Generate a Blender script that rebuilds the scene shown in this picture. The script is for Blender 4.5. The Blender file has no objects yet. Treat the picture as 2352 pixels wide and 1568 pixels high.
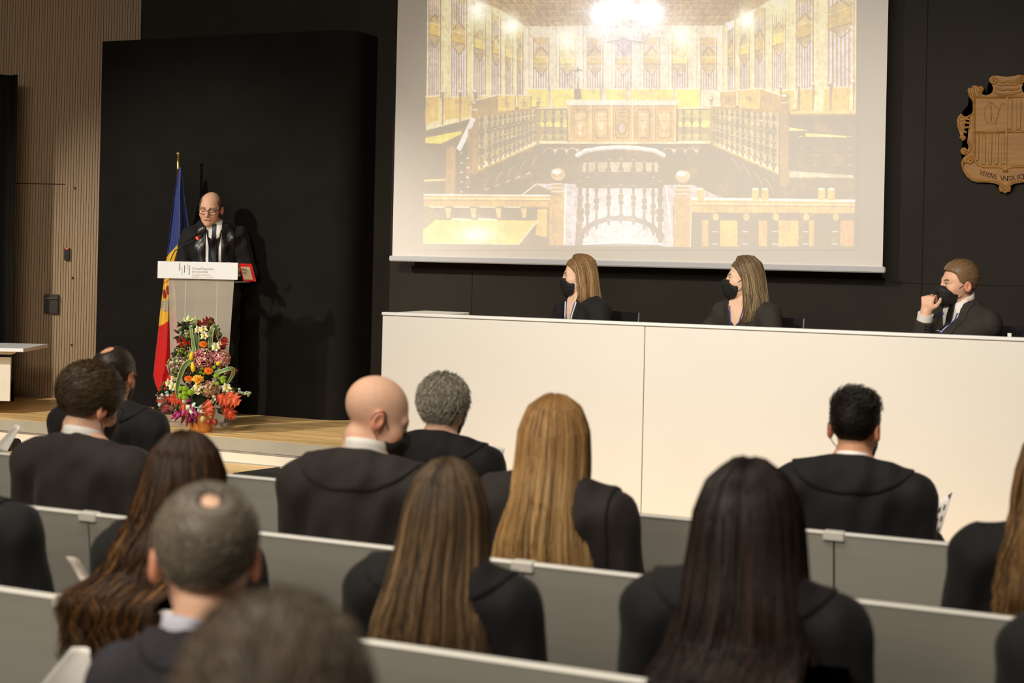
import bpy, math, random
import numpy as np
from mathutils import Vector, Matrix

random.seed(7); rng = np.random.default_rng(11)
SC = bpy.context.scene
COL = SC.collection

# ------------------------------------------------------------------ camera
FPX, CX, CY, HOR, ROLL, YAW, CAMZ = 3300.0, 1176.0, 784.0, 194.0, 0.022, math.radians(23.3), 1.70
FWD = np.array([-math.sin(YAW), math.cos(YAW), 0.0])
RGT = np.array([math.cos(YAW), math.sin(YAW), 0.0])
UP = np.array([0.0, 0.0, 1.0])
XC = math.cos(ROLL) * RGT + math.sin(ROLL) * UP
YC = -math.sin(ROLL) * RGT + math.cos(ROLL) * UP
CAM = np.array([0.0, 0.0, CAMZ])
camd = bpy.data.cameras.new('camera'); cam = bpy.data.objects.new('camera', camd); COL.objects.link(cam)
camd.sensor_width = 36.0; camd.lens = FPX / 2352.0 * 36.0
camd.shift_y = -HOR / 2352.0
camd.clip_start = 0.05; camd.clip_end = 100
cam.matrix_world = Matrix(((XC[0], YC[0], -FWD[0], CAM[0]), (XC[1], YC[1], -FWD[1], CAM[1]), (XC[2], YC[2], -FWD[2], CAM[2]), (0, 0, 0, 1)))
camd.dof.use_dof = True; camd.dof.focus_distance = 10.0; camd.dof.aperture_fstop = 2.8
SC.camera = cam

def ray(px, py):
    return FWD + XC * ((px - CX) / FPX) - YC * ((py - CY + HOR) / FPX)
def W(px, py, y=None, z=None, D=None, x=None):
    """the point of the place seen at a photo pixel, on a plane of the place"""
    d = ray(px, py)
    if y is not None: t = y / d[1]
    elif z is not None: t = (z - CAMZ) / d[2]
    elif x is not None: t = x / d[0]
    else: t = D
    return CAM + d * t
def PX(p):
    q = np.asarray(p, float) - CAM
    D = q @ FWD
    return CX + FPX * (q @ XC) / D, CY - HOR - FPX * (q @ YC) / D, D

# ------------------------------------------------------------------ view, world, lights
SC.view_settings.view_transform = 'Standard'; SC.view_settings.look = 'None'
SC.view_settings.gamma = 1.0; SC.view_settings.use_curve_mapping = False
SC.view_settings.exposure = 0.0
wd = bpy.data.worlds.new('hall_air'); SC.world = wd; wd.use_nodes = True
wd.node_tree.nodes['Background'].inputs[0].default_value = (1.0, 0.86, 0.68, 1)
wd.node_tree.nodes['Background'].inputs[1].default_value = 0.10

def aim(o, tgt):
    v = Vector(tgt) - o.location
    o.rotation_euler = v.to_track_quat('-Z', 'Y').to_euler()
def spot(name, loc, tgt, watts, color, deg, blend=0.6, size=0.12):
    l = bpy.data.lights.new(name, 'SPOT'); l.energy = watts; l.color = color; l.spot_size = math.radians(deg); l.spot_blend = blend; l.shadow_soft_size = size
    o = bpy.data.objects.new(name, l); COL.objects.link(o); o.location = loc; aim(o, tgt); return o
def area(name, loc, tgt, watts, color, sx, sy):
    l = bpy.data.lights.new(name, 'AREA'); l.energy = watts; l.color = color; l.shape = 'RECTANGLE'; l.size = sx; l.size_y = sy
    o = bpy.data.objects.new(name, l); COL.objects.link(o); o.location = loc; aim(o, tgt); return o
WARM = (1.0, 0.955, 0.86)
spot('stage_spotlight', (-8.6, 3.2, 4.6), (-6.7, 8.7, 1.2), 1400, WARM, 40, 0.7)
spot('stage_spotlight', (-4.4, 3.0, 4.7), (-3.2, 8.2, 1.0), 640, WARM, 62, 0.8)
spot('stage_spotlight', (-0.2, 2.6, 4.7), (-0.8, 8.2, 1.0), 640, WARM, 62, 0.8)
area('hall_ceiling_light', (-3.0, 2.8, 4.9), (-3.0, 2.8, 0), 150, (1.0, 0.92, 0.80), 5.0, 2.4)
area('hall_ceiling_light', (-2.2, -1.6, 4.9), (-2.4, 3.2, 0.6), 400, (1.0, 0.92, 0.80), 4.5, 1.6)
area('daylight_opening', (-9.9, 9.0, 4.6), (-9.3, 9.6, 3.0), 14, (0.55, 0.68, 1.0), 0.6, 0.4)

# ------------------------------------------------------------------ materials
def lin(c):
    c = np.asarray(c, float) / 255.0
    return np.where(c <= 0.04045, c / 12.92, ((c + 0.055) / 1.055) ** 2.4)
def L4(c): return tuple(float(v) for v in lin(c)) + (1.0,)
_M = {}
def mat(name, color=None, rough=0.6, metal=0.0, noise=0.0, scale=(8, 8, 8), bump=0.0, bscale=None, spec=0.5, attr=False, trans=0.0, ior=1.45, emit=0.0, sheen=0.0, coat=0.0, alpha=1.0, detail=3.0):
    if name in _M: return _M[name]
    m = bpy.data.materials.new(name); m.use_nodes = True; nt = m.node_tree; b = nt.nodes['Principled BSDF']
    b.inputs['Roughness'].default_value = rough; b.inputs['Metallic'].default_value = metal
    b.inputs['Specular IOR Level'].default_value = spec; b.inputs['IOR'].default_value = ior
    b.inputs['Transmission Weight'].default_value = trans; b.inputs['Alpha'].default_value = alpha
    b.inputs['Sheen Weight'].default_value = sheen; b.inputs['Coat Weight'].default_value = coat
    src = None
    if attr:
        a = nt.nodes.new('ShaderNodeAttribute'); a.attribute_name = 'Col'; src = a.outputs['Color']
    c = L4(color) if color is not None else (0.8, 0.8, 0.8, 1)
    tc = nt.nodes.new('ShaderNodeTexCoord'); mp = nt.nodes.new('ShaderNodeMapping'); mp.inputs['Scale'].default_value = scale
    nt.links.new(tc.outputs['Object'], mp.inputs['Vector'])
    nz = nt.nodes.new('ShaderNodeTexNoise'); nz.inputs['Scale'].default_value = 1.0; nz.inputs['Detail'].default_value = detail
    nt.links.new(mp.outputs['Vector'], nz.inputs['Vector'])
    mx = nt.nodes.new('ShaderNodeMix'); mx.data_type = 'RGBA'; mx.blend_type = 'MULTIPLY'; mx.inputs[0].default_value = 1.0
    mr = nt.nodes.new('ShaderNodeMapRange'); mr.inputs['From Min'].default_value = 0.3; mr.inputs['From Max'].default_value = 0.7
    mr.inputs['To Min'].default_value = 1.0 - noise; mr.inputs['To Max'].default_value = 1.0 + noise * 0.4
    nt.links.new(nz.outputs['Fac'], mr.inputs['Value'])
    if src: nt.links.new(src, mx.inputs[6])
    else: mx.inputs[6].default_value = c
    nt.links.new(mr.outputs['Result'], mx.inputs[7])
    nt.links.new(mx.outputs[2], b.inputs['Base Color'])
    if emit:
        b.inputs['Emission Strength'].default_value = emit
        if src: nt.links.new(src, b.inputs['Emission Color'])
        else: b.inputs['Emission Color'].default_value = c
    if bump:
        bn = nt.nodes.new('ShaderNodeBump'); bn.inputs['Strength'].default_value = bump; bn.inputs['Distance'].default_value = 0.01
        if bscale:
            mp2 = nt.nodes.new('ShaderNodeMapping'); mp2.inputs['Scale'].default_value = bscale
            nt.links.new(tc.outputs['Object'], mp2.inputs['Vector'])
            nz2 = nt.nodes.new('ShaderNodeTexNoise'); nz2.inputs['Scale'].default_value = 1.0; nz2.inputs['Detail'].default_value = 4
            nt.links.new(mp2.outputs['Vector'], nz2.inputs['Vector']); nt.links.new(nz2.outputs['Fac'], bn.inputs['Height'])
        else: nt.links.new(nz.outputs['Fac'], bn.inputs['Height'])
        nt.links.new(bn.outputs['Normal'], b.inputs['Normal'])
    _M[name] = m; return m

# ------------------------------------------------------------------ mesh helpers
class MB:
    """collects shapes, links them as ONE mesh object"""
    def __init__(s): s.v = []; s.f = []; s.mi = []; s.c = []; s.n = 0
    def add(s, v, f, mi=0, col=None):
        v = np.asarray(v, float).reshape(-1, 3)
        s.v.append(v); n = s.n
        for q in f: s.f.append(tuple(int(i) + n for i in q)); s.mi.append(mi)
        if col is None: col = (255, 255, 255)
        col = np.asarray(col, float)
        s.c.append(np.broadcast_to(col, (len(v), 3)) if col.ndim == 1 else col)
        s.n += len(v); return s
    def box(s, a, b, mi=0, col=None, bev=0.0):
        a = np.minimum(a, b) if False else np.asarray(a, float); b = np.asarray(b, float)
        if bev:
            c = (a + b) / 2; h = np.abs(b - a) / 2; e = min(bev, h.min() * .9)
            vs = []
            for sx in (-1, 1):
                for sy in (-1, 1):
                    for sz in (-1, 1):
                        g = np.array([sx, sy, sz])
                        for ax in range(3):
                            o = h - e; o[ax] = h[ax]; vs.append(c + g * o)
            import bmesh
            bm = bmesh.new()
            for p in vs: bm.verts.new(p)
            bmesh.ops.convex_hull(bm, input=bm.verts[:]); bm.verts.index_update()
            v = [p.co[:] for p in bm.verts]; f = [[q.index for q in fc.verts] for fc in bm.faces]; bm.free()
            return s.add(v, f, mi, col)
        (x0, y0, z0), (x1, y1, z1) = a, b
        v = [(x0, y0, z0), (x1, y0, z0), (x1, y1, z0), (x0, y1, z0), (x0, y0, z1), (x1, y0, z1), (x1, y1, z1), (x0, y1, z1)]
        return s.add(v, [(0, 3, 2, 1), (4, 5, 6, 7), (0, 1, 5, 4), (1, 2, 6, 5), (2, 3, 7, 6), (3, 0, 4, 7)], mi, col)
    def tube(s, pts, r, n=8, mi=0, col=None, cap=True, flat=None):
        pts = [np.asarray(p, float) for p in pts]; m = len(pts)
        rr = [r] * m if np.isscalar(r) else list(r)
        v = []; ref = None
        for i, p in enumerate(pts):
            t = pts[min(i + 1, m - 1)] - pts[max(i - 1, 0)]; t = t / (np.linalg.norm(t) + 1e-9)
            if ref is None:
                ref = np.array([0, 0, 1.0]) if abs(t[2]) < .9 else np.array([1.0, 0, 0])
                if flat is not None: ref = np.asarray(flat, float)
            a = np.cross(t, ref); a /= np.linalg.norm(a) + 1e-9; b = np.cross(a, t); ref = b
            for k in range(n):
                w = 2 * math.pi * k / n
                v.append(p + rr[i] * (a * math.cos(w) + b * math.sin(w)))
        f = []
        for i in range(m - 1):
            for k in range(n):
                k2 = (k + 1) % n
                f.append((i * n + k, i * n + k2, (i + 1) * n + k2, (i + 1) * n + k))
        if cap: f.append(tuple(range(n - 1, -1, -1))); f.append(tuple((m - 1) * n + k for k in range(n)))
        return s.add(v, f, mi, col)
    def lathe(s, prof, c=(0, 0, 0), n=24, mi=0, col=None):
        c = np.asarray(c, float); v = []; f = []
        for r, z in prof:
            for k in range(n):
                w = 2 * math.pi * k / n; v.append(c + (r * math.cos(w), r * math.sin(w), z))
        m = len(prof)
        for i in range(m - 1):
            for k in range(n):
                k2 = (k + 1) % n; f.append((i * n + k, i * n + k2, (i + 1) * n + k2, (i + 1) * n + k))
        f.append(tuple(range(n - 1, -1, -1))); f.append(tuple((m - 1) * n + k for k in range(n)))
        return s.add(v, f, mi, col)
    def sheet(s, fn, nu, nv, th=0.0, mi=0, col=None):
        """grid surface fn(u,v)->xyz; th gives it thickness"""
        P = np.array([[fn(i / (nu - 1), j / (nv - 1)) for j in range(nv)] for i in range(nu)], float)
        v = P.reshape(-1, 3); f = []
        for i in range(nu - 1):
            for j in range(nv - 1):
                a = i * nv + j; f.append((a, a + nv, a + nv + 1, a + 1))
        if th:
            du = np.gradient(P, axis=0); dv = np.gradient(P, axis=1); N = np.cross(du, dv); N /= np.linalg.norm(N, axis=2, keepdims=True) + 1e-12
            Q = (P - N * th).reshape(-1, 3); n0 = len(v); v = np.vstack([v, Q])
            f += [tuple(n0 + k for k in q[::-1]) for q in f]
            rim = [i * nv for i in range(nu)] + [(nu - 1) * nv + j for j in range(1, nv)] + [i * nv + nv - 1 for i in range(nu - 2, -1, -1)] + [j for j in range(nv - 2, 0, -1)]
            for k in range(len(rim)):
                a, b = rim[k], rim[(k + 1) % len(rim)]; f.append((b, a, n0 + a, n0 + b))
            if col is not None and np.asarray(col).ndim == 2: col = np.vstack([col, col])
        return s.add(v, f, mi, col)
    def prism(s, poly, axis, d0, d1, mi=0, col=None):
        """polygon [(a,b)] extruded along axis 'x','y','z' from d0 to d1"""
        def mk(a, b, d): return {'x': (d, a, b), 'y': (a, d, b), 'z': (a, b, d)}[axis]
        n = len(poly); v = [mk(a, b, d0) for a, b in poly] + [mk(a, b, d1) for a, b in poly]
        f = [tuple(range(n)), tuple(range(2 * n - 1, n - 1, -1))] + [(i, n + i, n + (i + 1) % n, (i + 1) % n) for i in range(n)]
        return s.add(v, f, mi, col)
    def build(s, name, mats, parent=None, smooth=False, loc=None, fix=True):
        if not s.n: return None
        V = np.vstack(s.v)
        return mesh_obj(name, V, s.f, mats, parent, smooth, np.vstack(s.c), s.mi, loc, fix)

def mesh_obj(name, V, F, mats, parent=None, smooth=False, cols=None, mi=None, loc=None, fix=False):
    me = bpy.data.meshes.new(name)
    if isinstance(F, np.ndarray):
        me.vertices.add(len(V)); me.vertices.foreach_set('co', np.asarray(V, np.float32).ravel())
        k = F.shape[1]; me.loops.add(F.size); me.loops.foreach_set('vertex_index', F.astype(np.int32).ravel())
        me.polygons.add(len(F)); me.polygons.foreach_set('loop_start', np.arange(0, F.size, k, dtype=np.int32))
        me.update(calc_edges=True)
    else:
        me.from_pydata([tuple(p) for p in V], [], F)
    for m in (mats if isinstance(mats, (list, tuple)) else [mats]): me.materials.append(m)
    if mi is not None and len(mi) == len(me.polygons): me.polygons.foreach_set('material_index', np.asarray(mi, np.int32))
    if cols is not None:
        at = me.color_attributes.new('Col', 'FLOAT_COLOR', 'POINT')
        c = np.ones((len(V), 4), np.float32); c[:, :3] = lin(cols); at.data.foreach_set('color', c.ravel())
    if fix:
        import bmesh
        bm = bmesh.new(); bm.from_mesh(me); bmesh.ops.recalc_face_normals(bm, faces=bm.faces[:]); bm.to_mesh(me); bm.free()
    if smooth:
        me.polygons.foreach_set('use_smooth', np.ones(len(me.polygons), bool))
        if smooth == 'auto':
            try: me.set_sharp_from_angle(angle=math.radians(38))
            except Exception: pass
    o = bpy.data.objects.new(name, me); COL.objects.link(o)
    if parent is not None: o.parent = parent
    if loc is not None: o.location = loc
    return o

def tag(o, label, cat, group=None, kind=None):
    o['label'] = label; o['category'] = cat
    if group: o['group'] = group
    if kind: o['kind'] = kind
    return o
def thing(name, label, cat, loc=(0, 0, 0), rz=0.0, group=None):
    o = bpy.data.objects.new(name, None); o.empty_display_size = 0.05; COL.objects.link(o)
    o.location = loc; o.rotation_euler = (0, 0, rz)
    return tag(o, label, cat, group)
def struct(o): o['kind'] = 'structure'; return o

# ------------------------------------------------------------------ the setting
STAGE, TREAD = 0.45, 0.28
WALLY, PANELY, DESKY, SCREENY, EDGEY = 9.73, 9.33, 7.70, 9.55, 8.12
m_black = mat('black_wall_paint', (46, 41, 34), 0.75, noise=0.15, scale=(2, 2, 2), spec=0.25)
m_panel = mat('black_stage_fabric', (27, 24, 21), 0.9, noise=0.2, scale=(3, 3, 3), spec=0.15)
m_floor = mat('grey_hall_carpet', (70, 66, 62), 0.95, noise=0.3, scale=(60, 60, 60), bump=0.3)
m_wood = mat('oak_stage_boards', (246, 204, 138), 0.42, noise=0.34, scale=(1.2, 26, 8), bump=0.05, detail=5)
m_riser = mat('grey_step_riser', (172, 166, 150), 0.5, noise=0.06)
m_cream = mat('cream_step_riser', (236, 226, 208), 0.5, noise=0.04)
m_alu = mat('brushed_aluminium', (205, 205, 205), 0.35, metal=0.8, noise=0.05, scale=(4, 200, 200))
m_white = mat('white_laminate', (236, 230, 220), 0.4, noise=0.02, scale=(2, 2, 2))
m_slat = mat('beige_acoustic_slat', (168, 140, 108), 0.6, noise=0.12, scale=(40, 40, 3))
m_groove = mat('dark_slat_groove', (60, 46, 32), 0.9)

b = MB(); b.box((-13, -2.5, -0.1), (4, 11.5, 0)); struct(b.build('floor', m_floor))
b = MB(); b.box((-13, -2.6, 5.2), (4, 11.5, 5.3)); struct(b.build('ceiling', mat('dark_ceiling_board', (60, 56, 50), 0.9, noise=0.1)))
# stage slab (front edge further forward behind the long desk) and the broad lower tread
b = MB(); b.prism([(-13, EDGEY), (-4.1, EDGEY), (-4.1, DESKY + 0.045), (4, DESKY + 0.045), (4, 11.5), (-13, 11.5)], 'z', 0.0, STAGE)
st = struct(b.build('floor_stage', m_wood))
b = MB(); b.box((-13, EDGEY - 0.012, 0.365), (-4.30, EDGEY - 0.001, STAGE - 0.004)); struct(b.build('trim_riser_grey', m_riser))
b = MB(); b.box((-13, EDGEY - 0.016, 0.353), (-4.30, EDGEY - 0.001, 0.363)); struct(b.build('trim_riser_seam', m_alu))
b = MB(); b.box((-13, EDGEY - 0.012, TREAD + 0.008), (-4.30, EDGEY - 0.001, 0.351)); struct(b.build('trim_riser_cream', m_cream))
b = MB(); b.box((-13, EDGEY - 0.020, TREAD), (-4.30, EDGEY - 0.001, TREAD + 0.007)); struct(b.build('trim_riser_foot', m_alu))
b = MB(); b.box((-13, 6.9, 0), (4, EDGEY, TREAD)); struct(b.build('floor_lower_step', m_wood))
# main black wall with thin panel joints
b = MB(); b.box((-9.9, WALLY, STAGE), (4, WALLY + 0.2, 5.2))
wl = struct(b.build('wall_back', m_black))
b = MB()
for px in (1085, 2118): 
    p = W(px, 620, y=WALLY); b.box((p[0] - .003, WALLY - .0015, STAGE), (p[0] + .003, WALLY + .001, 5.1))
p = W(2200, 653, y=WALLY); b.box((-3.9, WALLY - .0015, p[2] - .002), (4, WALLY + .001, p[2] + .002))
struct(b.build('trim_wall_joint', mat('wall_joint_black', (14, 12, 10), 0.9)))
# slatted side wall, square to the camera's view
SW_D = 11.92
def SW(px, py, off=0.0): return W(px, py, D=SW_D - off)
e0 = SW(318, 300); e1 = SW(-420, 300)
ax = (e1 - e0) * (1, 1, 0); LEN = np.linalg.norm(ax); ax /= LEN
swn = -FWD                                        # faces the camera
def swp(s, o, z): q = e0 + ax * s + swn * o; return (q[0], q[1], z)
def swbox(bb, s0, s1, o0, o1, z0, z1, mi=0):
    v = [swp(s0, o0, z0), swp(s1, o0, z0), swp(s1, o1, z0), swp(s0, o1, z0), swp(s0, o0, z1), swp(s1, o0, z1), swp(s1, o1, z1), swp(s0, o1, z1)]
    bb.add(v, [(0, 3, 2, 1), (4, 5, 6, 7), (0, 1, 5, 4), (1, 2, 6, 5), (2, 3, 7, 6), (3, 0, 4, 7)], mi)
b = MB(); swbox(b, 0, LEN, -0.15, -0.014, STAGE, 5.2, 1)
sp = 6.15 / FPX * SW_D; s = 0.0; doorS = np.linalg.norm((SW(145, 422) - e0)[:2]); ztop = SW(88, 422)[2]
sw_col = [m_slat, m_groove]
k = 0
while s < LEN:
    wdt = sp - 0.0042
    if s + sp > doorS:                             # the door leaf in the slatted wall, with its top joint
        swbox(b, s, s + wdt, -0.014, 0, STAGE, ztop - .004); swbox(b, s, s + wdt, -0.014, 0, ztop + .004, 5.2)
    else: swbox(b, s, s + wdt, -0.014, 0, STAGE, 5.2)
    s += sp; k += 1
struct(b.build('wall_left', sw_col, fix=False))
b = MB(); b.box((-13, -2.6, 0), (-12.8, 11.5, 5.2)); struct(b.build('wall_far_left', m_slat))
b = MB(); b.box((3.9, -2.6, 0), (4.1, 11.5, 5.2)); struct(b.build('wall_right', m_black))
b = MB(); b.box((-13, -2.7, 0), (4, -2.5, 5.2)); struct(b.build('wall_rear', mat('beige_rear_wall', (150, 138, 120), 0.8, noise=.1)))

# small devices on the slatted wall
def on_sw(px, py): q = SW(px, py); return np.linalg.norm((q - e0)[:2]), q[2]
t = thing('card_reader', 'small black card reader with a red light on the slatted wall', 'card reader')
s0, z1 = on_sw(161, 570); s1, z0 = on_sw(149, 597)
b = MB(); swbox(b, s0, s1, 0.0, 0.025, z0, z1); b.build('housing', mat('black_plastic', (14, 13, 12), 0.5), t, fix=True)
b = MB(); swbox(b, s0 + .012, s1 - .012, 0.0245, 0.0262, z1 - .008, z1 - .002); b.build('indicator_light', mat('red_led', (255, 60, 40), emit=3.0), t, fix=True)
t = thing('wall_tray', 'dark steel wall box with a bright lip, low on the slatted wall', 'wall box')
s0, z1 = on_sw(136, 676); s1, z0 = on_sw(103.5, 719)
m_dsteel = mat('dark_steel', (74, 70, 64), 0.4, metal=0.7, noise=.1)
b = MB(); swbox(b, s0, s1, 0.0, 0.03, z0, z1); b.build('plate', m_dsteel, t, fix=True)
zz = on_sw(120, 684.5)[1]
b = MB(); swbox(b, s0, s1 + .006, 0.03, 0.045, zz - .006, zz + .006); b.build('lip', mat('lip_steel', (150, 140, 125), 0.25, metal=.9), t, fix=True)
for i, (px, py, wh) in enumerate(((172, 432, 'near its top, right of the door joint'), (167, 638, 'below the card reader'), (165, 792, 'lowest, below the dark steel box'))):
    s0, z0 = on_sw(px, py)
    b = MB(); swbox(b, s0 - .005, s0 + .005, 0, .012, z0 - .008, z0 + .008)
    tag(b.build('wall_peg', _M['black_plastic'], fix=True), 'tiny black peg on the slatted wall, ' + wh, 'peg', 'pegs on the slatted wall')

# free-standing black stage panel with a rounded corner
pl = W(237, 95, y=PANELY); pr = W(790, 960, y=PANELY); 
PTOP = pl[2]; PLX = W(222, 700, y=PANELY)[0]; PRX = pr[0]
def panel_poly():
    R = 0.16; pts = [(PLX, PANELY + .10), (PLX, PANELY)]
    for i in range(9):
        w = math.pi / 2 * i / 8; pts.append((PRX - R + R * math.sin(w), PANELY + R - R * math.cos(w)))
    pts.append((PRX, WALLY - .02)); return pts
b = MB(); b.prism(panel_poly(), 'z', STAGE, PTOP)
tag(b.build('stage_panel', m_panel, smooth='auto'), 'tall black fabric-covered panel standing behind the speaker and flag', 'panel')
# black drape at the far left
def drape(u, v):
    px = 28 + 18 * (max(0, v - .25) / .75) ** 2
    q0 = SW(-260, 500, .35); q1 = SW(36 + 14 * max(0, .5 - v) * 1.2, 500, .35)
    q = q0 + (q1 - q0) * u; fold = 0.035 * math.sin(u * 46) * (1 - .3 * v)
    z = STAGE + .004 + v * (SW(20, 173, .35)[2] - STAGE)
    return (q[0] - FWD[0] * fold, q[1] - FWD[1] * fold, z)
b = MB(); b.sheet(drape, 90, 14, 0.004); tag(b.build('drape', m_panel, smooth=True), 'black cloth drape hanging at the far left edge', 'curtain')

# ------------------------------------------------------------------ projection screen
sl = W(901, 587, y=SCREENY); sr = W(2027, 612, y=SCREENY); zb = (W(901, 587, y=SCREENY)[2] + W(2027, 612, y=SCREENY)[2]) / 2
t = thing('projection_screen', 'large pull-down projection screen showing a wood-panelled courtroom', 'screen', (0, 0, 0))
m_screen = mat('matte_screen_cloth', (242, 234, 224), 0.95, noise=0.01, spec=0.1)
b = MB(); b.box((sl[0], SCREENY, zb - .002), (sr[0], SCREENY + .008, 4.7)); SCR = b.build('screen_cloth', m_screen, t)
b = MB(); b.box((sl[0] - .02, SCREENY - .018, zb - .042), (sr[0] + .02, SCREENY + .025, zb), bev=.008); BAR = b.build('bottom_bar', mat('white_metal_bar', (205, 203, 204), 0.3, noise=.03), t)
b = MB(); b.box((sl[0] - .06, SCREENY - .05, 4.7), (sr[0] + .06, SCREENY + .1, 4.86), bev=.01); b.build('roller_case', _M['white_metal_bar'], t)

# ------------------------------------------------------------------ long desk
DL = W(877, 800, y=DESKY)[0]; DR = 1.6; DTOP = (W(878, 719, y=DESKY)[2] + W(2352, 772, y=DESKY)[2]) / 2
seam = W(1478, 900, y=DESKY)[0]
desk = thing('presidium_desk', 'long white-fronted desk in front of the three seated people', 'desk', (DL, DESKY, TREAD))
def dl(x, y, z): return (x - DL, y - DESKY, z - TREAD)
for x0, x1 in ((DL, seam - .0025), (seam + .0025, DR)):
    b = MB(); b.box(dl(x0, DESKY, TREAD), dl(x1, DESKY + .04, DTOP - .022), bev=.002); b.build('front_panel', m_white, desk)
b = MB(); b.box(dl(DL - .004, DESKY - .006, DTOP - .018), dl(DR, DESKY + .05, DTOP), bev=.003); b.build('front_ledge', mat('ledge_white', (250, 248, 244), .25, noise=.01), desk)
b = MB(); b.box(dl(DL, DESKY + .0, DTOP - .022), dl(DR, DESKY + .04, DTOP - .018)); b.build('shadow_gap', mat('gap_grey', (110, 106, 104), .6), desk)
b = MB(); b.box(dl(DL + .03, DESKY + .04, 1.155), dl(DR, DESKY + .42, 1.185), bev=.003); b.build('desktop', m_white, desk)
b = MB(); b.box(dl(DL, DESKY + .046, STAGE), dl(DL + .03, DESKY + .44, 1.185)); b.build('side_panel', m_white, desk)
p0 = W(884, 718, y=DESKY + .05); p1 = W(1078, 727, y=DESKY + .45)
t = thing('document_box', 'flat white box lying on the left end of the long desk', 'box', (DL + .02, DESKY + .1, 1.186))
q = W(1078, 717, y=DESKY + .48)
b = MB(); b.box((0.02, 0, 0), (q[0] - DL - .02, .38, q[2] - 1.186), bev=.004); b.build('case', mat('white_card', (250, 246, 236), .5), t)
p = W(2320, 768, y=DESKY + .025)
cu = bpy.data.curves.new('n', 'FONT'); cu.body = '1'; cu.size = 0.075; cu.extrude = .006; cu.offset = .0035
tmp = bpy.data.objects.new('n', cu); COL.objects.link(tmp); bpy.context.view_layer.update()
me = bpy.data.meshes.new_from_object(tmp.evaluated_get(bpy.context.evaluated_depsgraph_get())); bpy.data.objects.remove(tmp)
me.materials.clear(); me.materials.append(_M['white_card']); zz = W(2320, 766, y=DESKY + .2)[2]
o = bpy.data.objects.new('number_stand', me); COL.objects.link(o); o.rotation_euler = (math.pi / 2, 0, 0); o.scale = (1.3, (zz - 1.186) / .0537, 1); o.location = (W(2313, 768, y=DESKY + .2)[0] - .012, DESKY + .2, 1.1855)
tag(o, 'white upright numeral one standing on the desk at the right edge', 'number stand')

# ------------------------------------------------------------------ low table at the left edge
tp = W(56, 800, D=10.55)
t = thing('side_table', 'white low table with a cream front board, cut by the left edge', 'table', tuple(np.append((tp - RGT * .55)[:2], STAGE)), YAW)
TH = tp[2] - STAGE
b = MB(); b.box((-.75, -.02, TH - .026), (.55, .55, TH), bev=.003); b.build('tabletop', _M['ledge_white'], t)
b = MB(); b.box((-.7, .1, .10), (.55 - 42 / FPX * 10.55, .118, TH - .075)); b.build('front_board', m_cream, t)
for sx in (-.66, -.2):
    for sy in (.05, .5):
        b = MB(); b.box((sx - .02, sy - .02, 0), (sx + .02, sy + .02, TH - .05)); b.build('leg', m_alu, t)
b = MB(); b.prism([(.0, TH - .026), (.48, TH - .026), (.44, TH - .05), (.0, TH - .055)], 'y', .04, .08); b.build('underframe', m_cream, t)

# ------------------------------------------------------------------ bench rows
ROWS = [4.74, 3.82, 2.88, 1.95, 1.02]
m_back = mat('grey_bench_laminate', (158, 154, 143), 0.55, noise=0.05, scale=(1, 30, 30))
m_rail = mat('pale_bench_rail', (222, 218, 208), 0.35, noise=0.03)
m_clip = mat('clip_plastic', (214, 208, 196), 0.4)
m_leg = mat('bench_leg_grey', (90, 88, 85), 0.5, metal=.3)
rowlab = ['grey bench row in front of all others, below the long desk', 'grey bench row behind the bald man and the blonde woman, second from the desk',
          'grey bench row third from the desk, its pale rail crossing the lower picture', 'grey bench row behind the grey-haired man in a navy suit', 'grey bench row behind the nearest blurred head']
RAILZ = 0.83
for i, y in enumerate(ROWS):
    x0, x1 = -5.65 + (0 if i % 2 == 0 else .775), 1.4
    off = -0.868 if i % 2 == 0 else -1.578
    t = thing('bench_row', rowlab[i], 'bench', (0, y, 0), 0, 'auditorium bench rows')
    js = [off + 1.55 * k for k in range(-4, 4)]; js = [j for j in js if x0 + .3 < j < x1 - .2]; ed = [x0] + js + [x1]
    for a, c in zip(ed[:-1], ed[1:]):
        bb = MB(); bb.prism([(-.030, RAILZ - .012), (-.012, RAILZ - .012), (.036, .42), (.018, .42)], 'x', a + .003, c - .003); bb.build('backrest', m_back, t)
        bb = MB(); bb.box((a + .02, .055, .40), (c - .02, .46, .44), bev=.012); bb.build('seat', m_back, t)
        for lx in (a + .06, c - .06):
            bb = MB(); bb.prism([(-.02, 0), (.36, 0), (.36, .02), (.12, .05), (.1, .40), (.0, .46), (-.0, .40)], 'x', lx - .02, lx + .02); bb.build('leg', m_leg, t)
    bb = MB(); bb.box((x0, -.034, RAILZ - .014), (x1, -.006, RAILZ), bev=.006); bb.build('top_rail', m_rail, t)
    for j in js:
        bb = MB(); bb.box((j - .035, -.040, RAILZ - .030), (j + .035, -.002, RAILZ + .003), bev=.005); bb.build('rail_clip', m_clip, t)

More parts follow.
